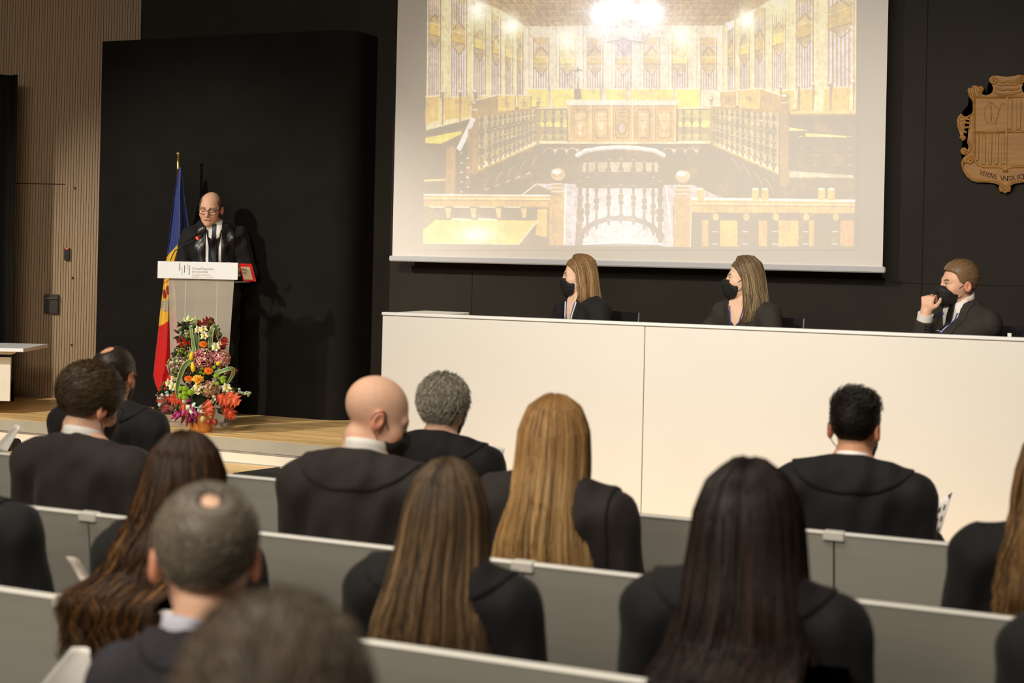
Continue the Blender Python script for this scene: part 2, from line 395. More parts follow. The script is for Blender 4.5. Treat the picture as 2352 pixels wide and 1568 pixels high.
# ------------------------------------------------------------------ smooth bodies: distance fields turned into one skin
def surf(field, xs, ys, zs):
    X = xs[:, None, None].astype(np.float32); Y = ys[None, :, None].astype(np.float32); Z = zs[None, None, :].astype(np.float32)
    F = np.broadcast_to(field(X, Y, Z), (len(xs), len(ys), len(zs))).astype(np.float32)
    ins = F < 0
    c = ins[:-1, :-1, :-1].astype(np.int8)
    tot = sum(ins[a:len(xs) - 1 + a, b_:len(ys) - 1 + b_, d:len(zs) - 1 + d].astype(np.int8) for a in (0, 1) for b_ in (0, 1) for d in (0, 1))
    cell = (tot > 0) & (tot < 8); idx = np.argwhere(cell)
    if not len(idx): return np.zeros((0, 3)), np.zeros((0, 4), int)
    ID = np.full(cell.shape, -1, np.int64); ID[cell] = np.arange(len(idx))
    acc = np.zeros((len(idx), 3)); cnt = np.zeros(len(idx))
    corners = [(a, b_, d) for a in (0, 1) for b_ in (0, 1) for d in (0, 1)]
    pc = {}
    i, j, k = idx.T
    for cr in corners:
        pc[cr] = (F[i + cr[0], j + cr[1], k + cr[2]], np.stack([xs[i + cr[0]], ys[j + cr[1]], zs[k + cr[2]]], 1))
    for cr in corners:
        for ax_ in range(3):
            if cr[ax_] == 0:
                c2 = list(cr); c2[ax_] = 1; c2 = tuple(c2)
                f0, p0_ = pc[cr]; f1, p1_ = pc[c2]
                m_ = (f0 < 0) != (f1 < 0)
                t_ = np.where(m_, f0 / np.where(m_, f0 - f1, 1), 0)[:, None]
                acc += np.where(m_[:, None], p0_ + (p1_ - p0_) * t_, 0); cnt += m_
    V = acc / cnt[:, None]
    Q = []
    for ax_ in range(3):
        sl0 = [slice(None)] * 3; sl1 = [slice(None)] * 3
        sl0[ax_] = slice(0, -1); sl1[ax_] = slice(1, None)
        A = ins[tuple(sl0)]; B = ins[tuple(sl1)]
        e = np.argwhere(A != B)
        o1, o2 = [q for q in range(3) if q != ax_]
        ok = (e[:, o1] > 0) & (e[:, o2] > 0) & (e[:, o1] < F.shape[o1] - 1) & (e[:, o2] < F.shape[o2] - 1)
        e = e[ok]; fl = A[tuple(e.T)]
        def cid(d1, d2):
            g = e.copy(); g[:, o1] -= d1; g[:, o2] -= d2; return ID[tuple(g.T)]
        q = np.stack([cid(1, 1), cid(0, 1), cid(0, 0), cid(1, 0)], 1)
        if ax_ == 1: fl = ~fl
        q[~fl] = q[~fl][:, ::-1]
        Q.append(q)
    return V, np.vstack(Q)
def axis(lo, hi, coarse, fines=()):
    """coordinates from lo to hi, coarse steps, finer inside the given (a, b, step) ranges"""
    out = [lo]
    while out[-1] < hi:
        x = out[-1]; st_ = coarse
        for a, b_, f in fines:
            if a - coarse <= x <= b_: st_ = min(st_, f)
        out.append(x + st_)
    return np.array(out)
def n2(x, y, z): return np.sqrt(x * x + y * y + z * z)
def smin(a, b_, k):
    if k <= 0: return np.minimum(a, b_)
    h = np.maximum(k - np.abs(a - b_), 0) / k
    return np.minimum(a, b_) - h * h * k * 0.25
def smax(a, b_, k): return -smin(-a, -b_, k)
def ell(X, Y, Z, c, r):
    x = (X - c[0]); y = (Y - c[1]); z = (Z - c[2])
    k0 = n2(x / r[0], y / r[1], z / r[2]); k1 = n2(x / r[0] ** 2, y / r[1] ** 2, z / r[2] ** 2) + 1e-6
    return k0 * (k0 - 1) / k1
def sph(X, Y, Z, c, r): return n2(X - c[0], Y - c[1], Z - c[2]) - r
def caps(X, Y, Z, a, b_, ra, rb):
    ba = [b_[q] - a[q] for q in range(3)]; L = sum(v * v for v in ba) + 1e-9
    x = X - a[0]; y = Y - a[1]; z = Z - a[2]
    t_ = np.clip((x * ba[0] + y * ba[1] + z * ba[2]) / L, 0, 1)
    return n2(x - t_ * ba[0], y - t_ * ba[1], z - t_ * ba[2]) - (ra + (rb - ra) * t_)
def blend(X, Y, Z, prims):
    F = None
    for p in prims:
        d = ell(X, Y, Z, p[1], p[2]) if p[0] == 'e' else caps(X, Y, Z, p[1], p[2], p[3], p[4])
        F = d if F is None else smin(F, d, p[-1])
    return F
def rotm(yaw, pitch=0.0, roll=0.0):
    """turn left by yaw, nod down by pitch, tilt by roll (degrees); the rest pose faces +Y"""
    y_, p_, r_ = [math.radians(v) for v in (yaw, pitch, roll)]
    Rz = np.array([[math.cos(y_), -math.sin(y_), 0], [math.sin(y_), math.cos(y_), 0], [0, 0, 1]])
    Rx = np.array([[1, 0, 0], [0, math.cos(-p_), -math.sin(-p_)], [0, math.sin(-p_), math.cos(-p_)]])
    Ry = np.array([[math.cos(r_), 0, math.sin(r_)], [0, 1, 0], [-math.sin(r_), 0, math.cos(r_)]])
    return Rz @ Rx @ Ry

def head_field(x, y, z, fem=False, ears=True):
    w = 0.95 if fem else 1.0
    d = ell(x, y, z, (0, -.015, .04), (.078 * w, .099, .088))
    d = smin(d, ell(x, y, z, (0, .03, -.02), (.066 * w, .064, .085)), .03)
    d = smin(d, ell(x, y, z, (0, .040, -.068), (.052 * w, .050, .044)), .03)
    d = smin(d, sph(x, y, z, (0, .078, -.096), .016), .035)
    ax_ = np.abs(x)
    d = smin(d, sph(ax_, y, z, (.044 * w, .062, -.022), .022), .03)
    d = smin(d, caps(ax_, y, z, (.010, .086, .030), (.045, .074, .030), .010, .009), .02)
    d = smax(d, -sph(ax_, y, z, (.032, .110, .010), .020), .016)
    d = smin(d, sph(ax_, y, z, (.032, .079, .010), .0135), .004)
    d = smin(d, caps(x, y, z, (0, .090, .022), (0, .113, -.022), .008, .0115), .014)
    d = smin(d, sph(ax_, y, z, (.0125, .101, -.025), .0075), .008)
    d = smin(d, caps(x, y, z, (-.018, .089, -.054), (.018, .089, -.054), .0065, .0065), .008)
    d = smin(d, caps(x, y, z, (-.015, .089, -.063), (.015, .089, -.063), .007, .007), .006)
    if ears:
        # ear: a dished, tilted shell standing off the side of the head
        u = ax_ - .080 * w; v = y + .014 + .25 * u; q = z + .004
        e = ell(u + 0 * v + 0 * q, v, q - .25 * 0, (0.004, 0, 0), (.012, .021, .033))
        e = smax(e, -ell(u, v, q, (.016, .003, .004), (.010, .011, .018)), .006)
        d = smin(d, e, .008)
    return d
SKIN = dict(skin=(222, 172, 140), lip=(186, 108, 92), brow=(80, 60, 45), iris=(70, 60, 50))
def head_colors(L, C, closed=False):
    x, y, z = L.T; ax_ = np.abs(x); c = np.tile(np.asarray(C['skin'], float), (len(L), 1))
    near = (np.abs(y) < .2) & (np.abs(z) < .2) & (ax_ < .12)
    ear = near & (ax_ > .078) & (z < .04) & (z > -.05); c[ear] = c[ear] * np.array([1.0, .86, .82])
    chk = near & (y > .05) & (ax_ > .02) & (z < -.005) & (z > -.045); c[chk] = c[chk] * np.array([1.0, .95, .93])
    lip = near & (y > .082) & (ax_ < .024) & (np.abs(z + .0585) < .0085 - .1 * ax_); c[lip] = C['lip']
    ln = near & (y > .080) & (ax_ < .023) & (np.abs(z + .0585) < .0018); c[ln] = np.asarray(C['lip']) * .45
    brow = near & (y > .06) & (ax_ > .012) & (ax_ < .052) & (np.abs(z - .036 + .18 * np.abs(ax_ - .034)) < .0048); c[brow] = C['brow']
    if closed:
        e = near & (y > .075) & (np.abs(ax_ - .032) < .014) & (np.abs(z - .003) < .0028); c[e] = np.asarray(C['brow']) * .7
    else:
        e = near & (y > .075) & (np.abs(ax_ - .032) < .0125) & (np.abs(z - .010) < .0058); c[e] = (226, 216, 206)
        e = e & ((ax_ - .031) ** 2 + (z - .010) ** 2 < .0053 ** 2); c[e] = C['iris']
        e = near & (y > .072) & (np.abs(ax_ - .032) < .015) & (np.abs(z - .0165) < .0022); c[e] = np.asarray(C['brow']) * .6
    return c
def hand_prims(w, d, n, side, curl=(20, 25, 20), splay=.10, k=.006, thumb=None, sc=1.0):
    w = np.asarray(w, float); d = np.asarray(d, float); d = d / np.linalg.norm(d); n = np.asarray(n, float); n = n - d * (n @ d); n = n / np.linalg.norm(n)
    s_ = np.cross(d, n) * side; P = []
    P.append(('c', w - d * .03, w + d * .015, .026 * sc, .025 * sc, .02))
    for q, (o, L) in enumerate(((.030, .072), (.010, .080), (-.010, .075), (-.028, .058))):
        a = w + d * .012 + s_ * o * .55 * sc; kn = w + d * (.086 - .004 * abs(q - 1.2)) * sc + s_ * o * sc
        P.append(('c', a, kn, .0125 * sc, .0105 * sc, .010))
        dd = d + s_ * splay * (o / .03); dd /= np.linalg.norm(dd); p = kn; ang = 0
        for g, fr in enumerate((.45, .32, .23)):
            ang += math.radians(curl[g] * (1 + .08 * q)); v = dd * math.cos(ang) + n * math.sin(ang)
            p2 = p + v * L * fr * sc; P.append(('c', p, p2, (.0095 - .0012 * g) * sc, (.0088 - .0014 * g) * sc, .004)); p = p2
    b0 = w + d * .02 * sc + s_ * .022 * sc
    t1, t2, t3 = thumb if thumb else (b0 + (s_ * .75 + d * .6 + n * .35) * .036 * sc, None, None)
    if t2 is None:
        t2 = t1 + (s_ * .35 + d * .85 + n * .4) * .030 * sc; t3 = t2 + (d * .9 + n * .45) * .024 * sc
    P += [('c', b0, t1, .014 * sc, .0115 * sc, .010), ('c', t1, t2, .0108 * sc, .0098 * sc, .004), ('c', t2, t3, .0098 * sc, .0078 * sc, .003)]
    return P

# materials of people
m_skin = mat('skin', rough=0.5, attr=True, noise=0.06, scale=(60, 60, 60), spec=0.35)
m_hair = mat('hair', rough=0.42, attr=True, noise=0.12, scale=(120, 120, 25), spec=0.35)
m_robe = mat('black_robe_cloth', (27, 25, 25), 0.75, noise=0.12, scale=(14, 14, 6), spec=0.25, sheen=0.06)
m_robe2 = mat('charcoal_robe_cloth', (46, 40, 37), 0.7, noise=0.12, scale=(14, 14, 6), spec=0.25, sheen=0.06)
m_navy = mat('navy_suit_cloth', (52, 49, 54), 0.8, noise=0.1, scale=(40, 40, 40), spec=0.2)
m_suit = mat('charcoal_suit_cloth', (58, 53, 48), 0.8, noise=0.1, scale=(60, 60, 60), spec=0.2)
m_suit2 = mat('black_suit_cloth', (40, 37, 36), 0.8, noise=0.1, scale=(60, 60, 60), spec=0.2)
m_shirt = mat('white_shirt_cotton', (238, 232, 224), 0.7, noise=0.03)
m_shirtb = mat('pale_blue_shirt', (205, 204, 220), 0.7, noise=0.03)
m_mask = mat('black_mask_fabric', (26, 24, 23), 0.7, noise=0.1, scale=(60, 60, 60))
m_satin = mat('black_satin', (34, 31, 29), 0.35, noise=0.08, scale=(8, 8, 3), spec=0.4)
m_tie = mat('black_tie_silk', (16, 15, 16), 0.5, noise=0.1, scale=(90, 90, 90))
m_blue = mat('blue_lanyard', (52, 62, 150), 0.6)
m_frame = mat('dark_spectacle_frame', (30, 24, 22), 0.3)

def strands(P, nrm, r0, cols, taper=.35):
    """P (n,m,3) strand points -> thin three-sided locks, as arrays"""
    n, m, _ = P.shape
    T = np.gradient(P, axis=1); T /= np.linalg.norm(T, axis=2, keepdims=True) + 1e-9
    A = np.cross(T, nrm); A /= np.linalg.norm(A, axis=2, keepdims=True) + 1e-9
    B = np.cross(A, T)
    rad = np.asarray(r0).reshape(-1, 1) * np.interp(np.linspace(0, 1, m), [0, .12, .7, 1], [.7, 1, .9, taper])[None, :]
    V = np.stack([P + rad[..., None] * (A * math.cos(w) * 1.6 + B * math.sin(w)) for w in (math.radians(90), math.radians(210), math.radians(330))], 2)
    V = V.reshape(-1, 3)
    base = (np.arange(n)[:, None] * m + np.arange(m - 1)[None, :]) * 3
    F = []
    for k in range(3):
        k2 = (k + 1) % 3; F.append(np.stack([base + k, base + k2, base + 3 + k2, base + 3 + k], 2).reshape(-1, 4))
    C = np.repeat(cols.reshape(-1, 3), 3, axis=0)
    return V, np.vstack(F), C

class Fig:
    """a person: a continuous skin (head, neck, trunk, limbs, hands) and clothing, hair and mask as its parts"""
    def __init__(s, label, loc, rz, S=1.0, hs=1.0, head=(0, 0, 0), hoff=(0, 0, 0), fem=False, skin=SKIN, closed=False, group=None, lean=0.0, pose='sit', arms=None, hands=None, sh=.19, res=(.006, .014), bulk=1.0, neck=.055, seatback=None, front=False):
        s.S = S; s.hs = hs; s.fem = fem; s.C = skin; s.closed = closed; s.sh = sh; s.res = res; s.bulk = bulk; s.neckr = neck; s.cuffcut = .05 if front else .012; s.slope = .55 if group is None and not front else .22
        s.root = thing('person', label, 'person', loc, rz, group)
        zb = 0.0 if pose == 'sit' else 0.43
        s.NB = np.array([0, lean, 1.045 + zb]); s.HC = s.NB + np.array([0, .035, .130]) + np.asarray(hoff, float)
        s.R = rotm(*head); s.zb = zb; s.pose = pose; s.lean = lean; s.seatback = seatback
        L = lean
        if arms is None: arms = {-1: ((-.245, L * .6 + .02, .70 + zb), (-.12, .27 + L * .3, .64 + zb)), 1: ((.245, L * .6 + .02, .70 + zb), (.12, .27 + L * .3, .64 + zb))}
        s.arms = arms; s.hands = hands or {}
    def loc_of(s, p):            # head-local point -> person-local (metres)
        return (s.HC + s.R @ (np.asarray(p, float) * s.hs)) * s.S
    def clear(s, d, Y, Z):
        """cloth and skin rest on the seat and backrest instead of sinking into them"""
        if s.seatback is None: return d
        if s.seatback == 'chair':
            d = smax(d, -np.maximum(Z * s.S - .455, Y * s.S - .30), .01)
            return smax(d, np.where(Z * s.S > .46, -.218 - Y * s.S, -1.0), .01)
        yr = Y * s.S + s.seatback; z = Z * s.S
        d = smax(d, -np.maximum(z - .450, yr - .478), .01)
        return smax(d, np.where(z < .86, (-.002 + (.83 - z) * .117 + .010) - yr, -1.0), .01)
    def body_prims(s, g=0.0):
        """limbs and trunk; g puffs them out for clothing"""
        L, zb, sh = s.lean, s.zb, s.sh; b_ = s.bulk
        P = [('e', (0, L * .85, .89 + zb), (.165 * b_ + g, .105 * b_ + g * .8, .22 + g), .05), ('e', (0, L * .4 + .015, .66 + zb), (.150 * b_ + g, .115 * b_ + g, .20), .08)]
        if s.pose == 'sit':
            P.append(('e', (0, .0, .54), (.17 + g, .13 + g, .10), .06))
        else: P.append(('e', (0, .0, .54 + zb), (.165 + g, .12 + g, .15), .06))
        P.append(('c', (0, L - .005, .93 + zb), (0, L, 1.0 + zb), .09, .065, .05))
        for q in (-1, 1):
            e_, w_ = s.arms[q]
            P.append(('c', (q * .04, L - .006, 1.005 + zb), (q * sh, L, .965 + zb), .050 + g, .054 + g, .05))
            P.append(('c', (q * (sh + .01), L, .955 + zb), e_, .050 + g * 1.15, .040 + g * 1.3, .04))
            P.append(('c', e_, w_, .040 + g * 1.3, .028 + g * 1.1, .03))
            if s.pose == 'sit':
                P.append(('c', (q * .095, .03, .52), (q * .11, .43, .50), .082 + g, .060 + g, .05))
                P.append(('c', (q * .11, .44, .48), (q * .11, .42, .10), .052 + g, .038 + g * .6, .03))
                if g == 0: P.append(('c', (q * .11, .41, .045), (q * .12, .58, .03), .034, .028, .02))
            else:
                P.append(('c', (q * .09, 0, .50 + zb), (q * .09, .01, .48), .085 + g, .060 + g, .05))
                P.append(('c', (q * .09, .01, .48), (q * .09, -.01, .09), .055 + g, .038 + g, .03))
                if g == 0: P.append(('c', (q * .09, -.02, .045), (q * .11, .14, .03), .036, .03, .02))
        return P
    def body(s):
        S, hs, R, HC = s.S, s.hs, s.R, s.HC
        P = s.body_prims(0.0)
        for q in (-1, 1):
            e_, w_ = map(np.asarray, s.arms[q]); d = (w_ - e_) / np.linalg.norm(w_ - e_)
            kw = dict(d=d, n=(0, .2, -1) if abs(d[2]) < .8 else (-q, .2, 0), curl=(25, 30, 20)); kw.update(s.hands.get(q, {}))
            kw.pop('fine', None)
            P += hand_prims(w_, kw.pop('d'), kw.pop('n'), q, **kw)
        nk = HC + R @ (np.array([0, -.018, -.07]) * hs)
        P.append(('c', tuple(s.NB + [0, 0, -.04]), tuple(nk), s.neckr + .008, s.neckr, .03))
        def fld(X, Y, Z):
            d = blend(X, Y, Z, P)
            x, y, z = (X - HC[0]), (Y - HC[1]), (Z - HC[2])
            lx = (R[0, 0] * x + R[1, 0] * y + R[2, 0] * z) / hs; ly = (R[0, 1] * x + R[1, 1] * y + R[2, 1] * z) / hs; lz = (R[0, 2] * x + R[1, 2] * y + R[2, 2] * z) / hs
            return s.clear(smin(d, head_field(lx, ly, lz, s.fem) * hs, .018), Y, Z)
        fi, co = s.res; fx = [(HC[0] - .12, HC[0] + .12, fi)]; fy = [(HC[1] - .14, HC[1] + .15, fi)]; fz = [(HC[2] - .16, HC[2] + .15, fi)]
        for q, hd in s.hands.items():
            if hd.get('fine'):
                w_ = s.arms[q][1]; fx.append((w_[0] - .12, w_[0] + .12, fi)); fy.append((w_[1] - .12, w_[1] + .14, fi)); fz.append((w_[2] - .06, w_[2] + .17, fi))
        for hd in s.hands.values(): hd.pop('fine', None)
        top = HC[2] + .16
        ex = [abs(v) for q in (-1, 1) for p in s.arms[q] for v in (p[0],)]; ey = [p[1] for q in (-1, 1) for p in s.arms[q]]
        V, Q = surf(fld, axis(-max(ex) - .2, max(ex) + .2, co, fx), axis(-.22, max(max(ey) + .22, .68 if s.pose == 'sit' else .3, HC[1] + .2), co, fy), axis(-.01, top, co, fz))
        Lc = ((V - HC) @ R) / hs
        o = mesh_obj('body', V * S, Q, m_skin, s.root, True, head_colors(Lc, s.C, s.closed)); return o
    def cloth_field(s, g, zc=None, folds=.004, skirt=False, front=None):
        P = s.body_prims(g); zb = s.zb; NB = s.NB
        zc = zc if zc is not None else NB[2] + (.015 if s.slope > .5 else .048)
        def fld(X, Y, Z):
            d = blend(X, Y, Z, P)
            if skirt:
                if s.pose == 'sit': d = smin(d, caps(X, Y, Z, (0, .05, .5), (0, .42, .44), .20, .16), .08); d = smin(d, caps(X, Y, Z, (0, .40, .40), (0, .42, .16), .17, .19), .08)
                else: d = smin(d, caps(X, Y, Z, (0, -.01, .85), (0, -.01, .25), .16, .19), .1)
            f = np.sin(38 * X + 5 * np.sin(9 * Z) + 12 * Y) * np.sin(7 * Z + 11 * Y + 3) + .6 * np.sin(61 * X - 17 * Z + 23 * Y)
            d = d - folds * f
            # clean neckline: cut by a sloping plane, higher at the nape, and by the neck column
            cut = (Z - zc) + s.slope * (Y - NB[1])
            cut = np.where(np.maximum(np.abs(X) - .20, np.abs(Y - NB[1]) - .20) > 0, -1.0, cut)
            d = smax(d, cut, .012)
            for q in (-1, 1):
                e_, w_ = map(np.asarray, s.arms[q]); ax_ = (w_ - e_) / np.linalg.norm(w_ - e_)
                c2 = (X - w_[0]) * ax_[0] + (Y - w_[1]) * ax_[1] + (Z - w_[2]) * ax_[2]
                near = n2(X - w_[0], Y - w_[1], Z - w_[2]) - .095
                d = smax(d, -smax(-c2 - .012, near, .0), .006) if False else np.where(near < 0, np.maximum(d, c2 + s.cuffcut), d)
            return s.clear(np.maximum(d, .05 - Z), Y, Z)
        return fld
    def clothe(s, name, material, g=.022, label=None, skirt=False, zc=None, folds=.004, step=.014):
        s.cf = s.cloth_field(g, zc, folds, skirt)
        ex = [abs(p[0]) for q in (-1, 1) for p in s.arms[q]]; ey = [p[1] for q in (-1, 1) for p in s.arms[q]]
        w = max(ex) + .16 + g * 2
        V, Q = surf(s.cf, axis(-w, w, step), axis(-.26 - g, max(max(ey) + .15, .62 if s.pose == 'sit' else .3), step), axis(.03, s.NB[2] + .12, step * 1.1, [(s.NB[2] - .2, s.NB[2] + .12, step * .7)]))
        o = mesh_obj(name, V * s.S, Q, material, s.root, True)
        if label: o['label'] = label
        return o
    def patch(s, name, material, region, eps=.005, box=None, step=.006, label=None, deep=.012, base=None):
        """a layer lying on the clothing inside a region (shirt front, lapels, yoke)"""
        cf = base or s.cf
        def fld(X, Y, Z):
            d = cf(X, Y, Z); return np.maximum(np.maximum(d - eps, -(d + deep)), region(X, Y, Z))
        (x0, x1), (y0, y1), (z0, z1) = box
        V, Q = surf(fld, axis(x0, x1, step), axis(y0, y1, step), axis(z0, z1, step))
        if not len(V): print('EMPTY PATCH', name); return None
        o = mesh_obj(name, V * s.S, Q, material, s.root, True)
        if label: o['label'] = label
        return o
    def collar(s, material, r=.068, h=.042, dz=.0, tilt=.30, name='shirt_collar', gap=28):
        NB = s.NB; cx, cy = s.HC[0] * .35, s.NB[1] + .006 + (s.HC[1] - s.NB[1] - .035) * .3
        def fn(u, v):
            w = math.radians(-90 + (u - .5) * (360 - 2 * gap)); f = 1 - .10 * v
            x = cx + r * f * math.cos(w); y = cy + (r + .006) * f * math.sin(w)
            return (x * s.S, y * s.S, (NB[2] + dz + .004 + h * v - tilt * (y - cy)) * s.S)
        b = MB(); b.sheet(fn, 36, 4, .006); return b.build(name, material, s.root, True)
    def mask(s, material=None, kind='ffp', loops=True, behind=False, loopmat=None):
        hs, fem = s.hs, s.fem
        def fld(x, y, z):
            h = head_field(x, y, z, fem, False)
            if kind == 'ffp': h = smin(h, ell(x, y, z, (0, .088, -.048), (.040, .040, .056)), .03)
            else: h = smin(h, ell(x, y, z, (0, .082, -.05), (.046, .038, .06)), .03)
            ax_ = np.abs(x)
            top = z - (.006 - .36 * ax_ - 2.0 * ax_ * ax_); bot = -(z + .122 - .35 * ax_)
            side = ax_ - .066; back = (.030 + .25 * np.abs(z + .05)) - y
            r = smax(smax(top, bot, .01), smax(side, back, .01), .01)
            rid = .0012 * np.sin(z * 260) * (1 if kind != 'ffp' else 0.3)
            return np.maximum(h - .0065 + rid, r)
        V, Q = surf(fld, axis(-.085, .085, .004), axis(.0, .16, .004), axis(-.14, .04, .004))
        V = (s.HC + (V * hs) @ s.R.T) * s.S
        o = mesh_obj('face_mask', V, Q, material or m_mask, s.root, True)
        if loops:
            for q in (-1, 1):
                w = .95 if fem else 1
                if behind: pts = [(q * .062, .035, -.022), (q * .080 * w, 0, -.012), (q * .086 * w, -.04, -.012)]
                else: pts = [(q * .064, .040, -.020), (q * .0745 * w, .024, -.006), (q * .0815 * w, .006, .010), (q * .086 * w, -.008, .030), (q * .089 * w, -.034, .012), (q * .086 * w, -.028, -.022), (q * .079 * w, .002, -.044), (q * .072 * w, .018, -.056), (q * .060, .036, -.070)]
                b = MB(); b.tube([s.loc_of(p) for p in catmull(pts, 4)], .0018 * s.S * hs, 6); e = b.build('ear_loop', loopmat or material or m_mask, o, True)
        if behind:
            pts = []
            for i in range(19):
                w = math.radians(180 + i * 10); pts.append((.0905 * math.cos(w), -.025 + .095 * math.sin(w), -.012 - .012 * math.sin(math.radians(i * 10))))
            b = MB(); b.tube([s.loc_of(p) for p in pts], .0032 * s.S, 6); b.build('head_strap', m_mask, o, True)
        return o
    # hairline height over the head, by how far back a point lies (head-local y -> lowest z with hair)
    def cap_field(s, thick, line, crown=None, fem=False):
        hs = s.hs
        def fld(x, y, z):
            h = head_field(x, y, z, s.fem, False)
            th = thick if np.isscalar(thick) else np.interp(z, thick[0], thick[1]).astype(np.float32)
            ln = np.interp(y, line[0], line[1]).astype(np.float32) - .25 * np.maximum(np.abs(x) - .06, 0)
            d = smax(h - th, ln - z, .012)
            d = np.maximum(d, -(h + .012))
            if crown is not None: d = smax(d, -sph(x, y, z, crown[0], crown[1]), .03)
            return d
        return fld
    def short_hair(s, line, col, thick=.012, crown=None, n=1800, length=.022, rad=.0012, var=.25, col2=None, lift=.5, step=.005, flow=(0, -1, -.3), colf=None, spread=.16, top=None):
        hs, S = s.hs, s.S
        fld = s.cap_field(thick, line, crown)
        V, Q = surf(fld, axis(-.115, .115, step), axis(-.14, .13, step), axis(-.13, .17, step))
        # outer vertices carry the strands
        d = head_field(V[:, 0], V[:, 1], V[:, 2], s.fem, False)
        out = np.where(d > (thick * .5 if np.isscalar(thick) else .004))[0]
        e = .003
        def grad(p):
            return np.stack([head_field(p[:, 0] + e * (a == 0), p[:, 1] + e * (a == 1), p[:, 2] + e * (a == 2), s.fem, False) - head_field(p[:, 0] - e * (a == 0), p[:, 1] - e * (a == 1), p[:, 2] - e * (a == 2), s.fem, False) for a in range(3)], 1)
        base = np.asarray(col, float); c2 = np.asarray(col2 if col2 is not None else base * 1.3, float)
        vc = np.tile(base * .7 + c2 * .3, (len(V), 1))
        if colf is not None: vc = colf(V, vc)
        allV, allQ, allC = [V], [Q], [vc]
        if n and len(out):
            out2 = out[V[out, 2] > top] if top is not None else out
            pick = rng.choice(out2, n); p0_ = V[pick] + rng.normal(0, .002, (n, 3)); N = grad(p0_); N /= np.linalg.norm(N, axis=1, keepdims=True) + 1e-9
            fl = np.asarray(flow, float)[None] + rng.normal(0, spread, (n, 3)); fl -= N * (fl * N).sum(1, keepdims=True); fl /= np.linalg.norm(fl, axis=1, keepdims=True) + 1e-9
            m = 5; t_ = np.linspace(0, 1, m)[None, :, None]; Ln = (length * rng.uniform(.6, 1.2, n))[:, None, None]
            P = p0_[:, None] - N[:, None] * .004 + Ln * (fl[:, None] * t_ + N[:, None] * lift * (t_ - .55 * t_ * t_))
            cc = base[None] + (c2 - base)[None] * rng.random((n, 1)); cc = cc * rng.uniform(1 - var, 1 + var, (n, 1))
            if colf is not None: cc = colf(p0_, cc)
            v, f, c = strands(P, np.broadcast_to(N[:, None], P.shape), np.full(n, rad), np.repeat(cc[:, None], m, 1))
            allQ.append(f + len(V)); allV.append(v); allC.append(c)
        V = np.vstack(allV); V = (s.HC + (V * hs) @ s.R.T) * S
        return mesh_obj('hair', V, np.vstack(allQ), m_hair, s.root, True, np.clip(np.vstack(allC), 0, 255))
    def long_hair(s, rows, amax, cols, n=3000, rad=.0014, wave=(0.0, 3), tipvar=.18, yaw=0.0, line=None, hi=.25, clumps=46, m=22, tuck=.5, stray=.05, flat=1.0, azc=0.0, face=None, over=False):
        """rows: (height from head centre, centre x, centre y, half width, half depth) from the crown down to the tips, metres"""
        S = s.S; R0 = rotm(yaw); rows = np.asarray(rows, float)
        seg = np.sqrt((np.diff(rows[:, 0])) ** 2 + np.maximum(np.abs(np.diff(rows[:, 3])), np.abs(np.diff(rows[:, 4]))) ** 2); qs = np.concatenate([[0], np.cumsum(seg)]); qs /= qs[-1]
        def row(q): return [np.interp(q, qs, rows[:, k]) for k in range(5)]
        dark, mid, light = [np.asarray(c, float) for c in cols]
        cen = rng.uniform(-1, 1, clumps); cph = rng.uniform(0, 6.28, clumps); cr = rng.uniform(.93, 1.03, clumps); cl = rng.uniform(0, 1, clumps)
        a0 = rng.uniform(-1, 1, n); ci = np.abs(a0[:, None] - cen[None]).argmin(1)
        q1 = 1 - rng.random(n) ** 1.5 * tipvar - cl[ci] * tipvar * .4
        t_ = np.linspace(0, 1, m)[None]; q = .01 + (q1[:, None] - .01) * t_
        az = a0[:, None] + (cen[ci] - a0)[:, None] * tuck * q ** .7 + rng.normal(0, stray, (n, 1)) * q
        az = (az * math.radians(amax)) + math.radians(azc)
        az = az * np.interp(q, *face) if face else az
        z, cx, cy, rx, ry = row(q)
        dep = (rng.uniform(.90, 1.01, n) )[:, None] * (1 + (cr[ci] - 1)[:, None] * np.clip(q * 2, 0, 1))
        wv = wave[0] * q ** 2 * np.sin(2 * math.pi * wave[1] * q + cph[ci][:, None]); wv2 = wave[0] * q ** 2 * np.cos(2 * math.pi * wave[1] * q * 1.1 + cph[ci][:, None] * 1.7)
        ux, uy = np.sin(az), -np.cos(az)
        P = np.stack([cx + rx * dep * ux + wv * np.cos(az) + wv2 * .5 * ux, cy + ry * dep * uy + wv * np.sin(az) + wv2 * .5 * uy, z + rng.normal(0, .002, (n, 1)) + 0 * q], 2)
        N = np.stack([ux, uy, np.full_like(ux, .2)], 2)
        g = rng.random(n); lightness = np.where(g < hi, rng.uniform(.5, 1, n), rng.uniform(0, .35, n))
        k = np.clip(lightness[:, None] * (.35 + .65 * np.clip(q * 2.2, 0, 1)), 0, 1)[..., None]
        cc = np.where(k < .5, dark + (mid - dark) * k * 2, mid + (light - mid) * (k * 2 - 1)) * rng.uniform(.85, 1.1, (n, 1, 1))
        P = (s.HC + P @ R0.T) * S; N = N @ R0.T
        if over:      # hair that falls over the bench rail behind
            back = np.abs(a0 * amax + azc)[:, None] < 62
            lim = np.interp(P[..., 2], [.852, .95], [-.266, .25]) - (rng.random((n, 1)) * .022) * (P[..., 2] < .93)
            P[..., 1] = np.where(back, np.minimum(P[..., 1], lim), np.where(P[..., 2] < .9, np.maximum(P[..., 1], np.maximum(-.195, -.210 + (.83 - P[..., 2]) * .117)), P[..., 1]))
        v, f, c = strands(P, N, rad * S * rng.uniform(.7, 1.3, n), cc)
        # under-layer so no scalp shows
        nu, nv = 40, 26; B = []; 
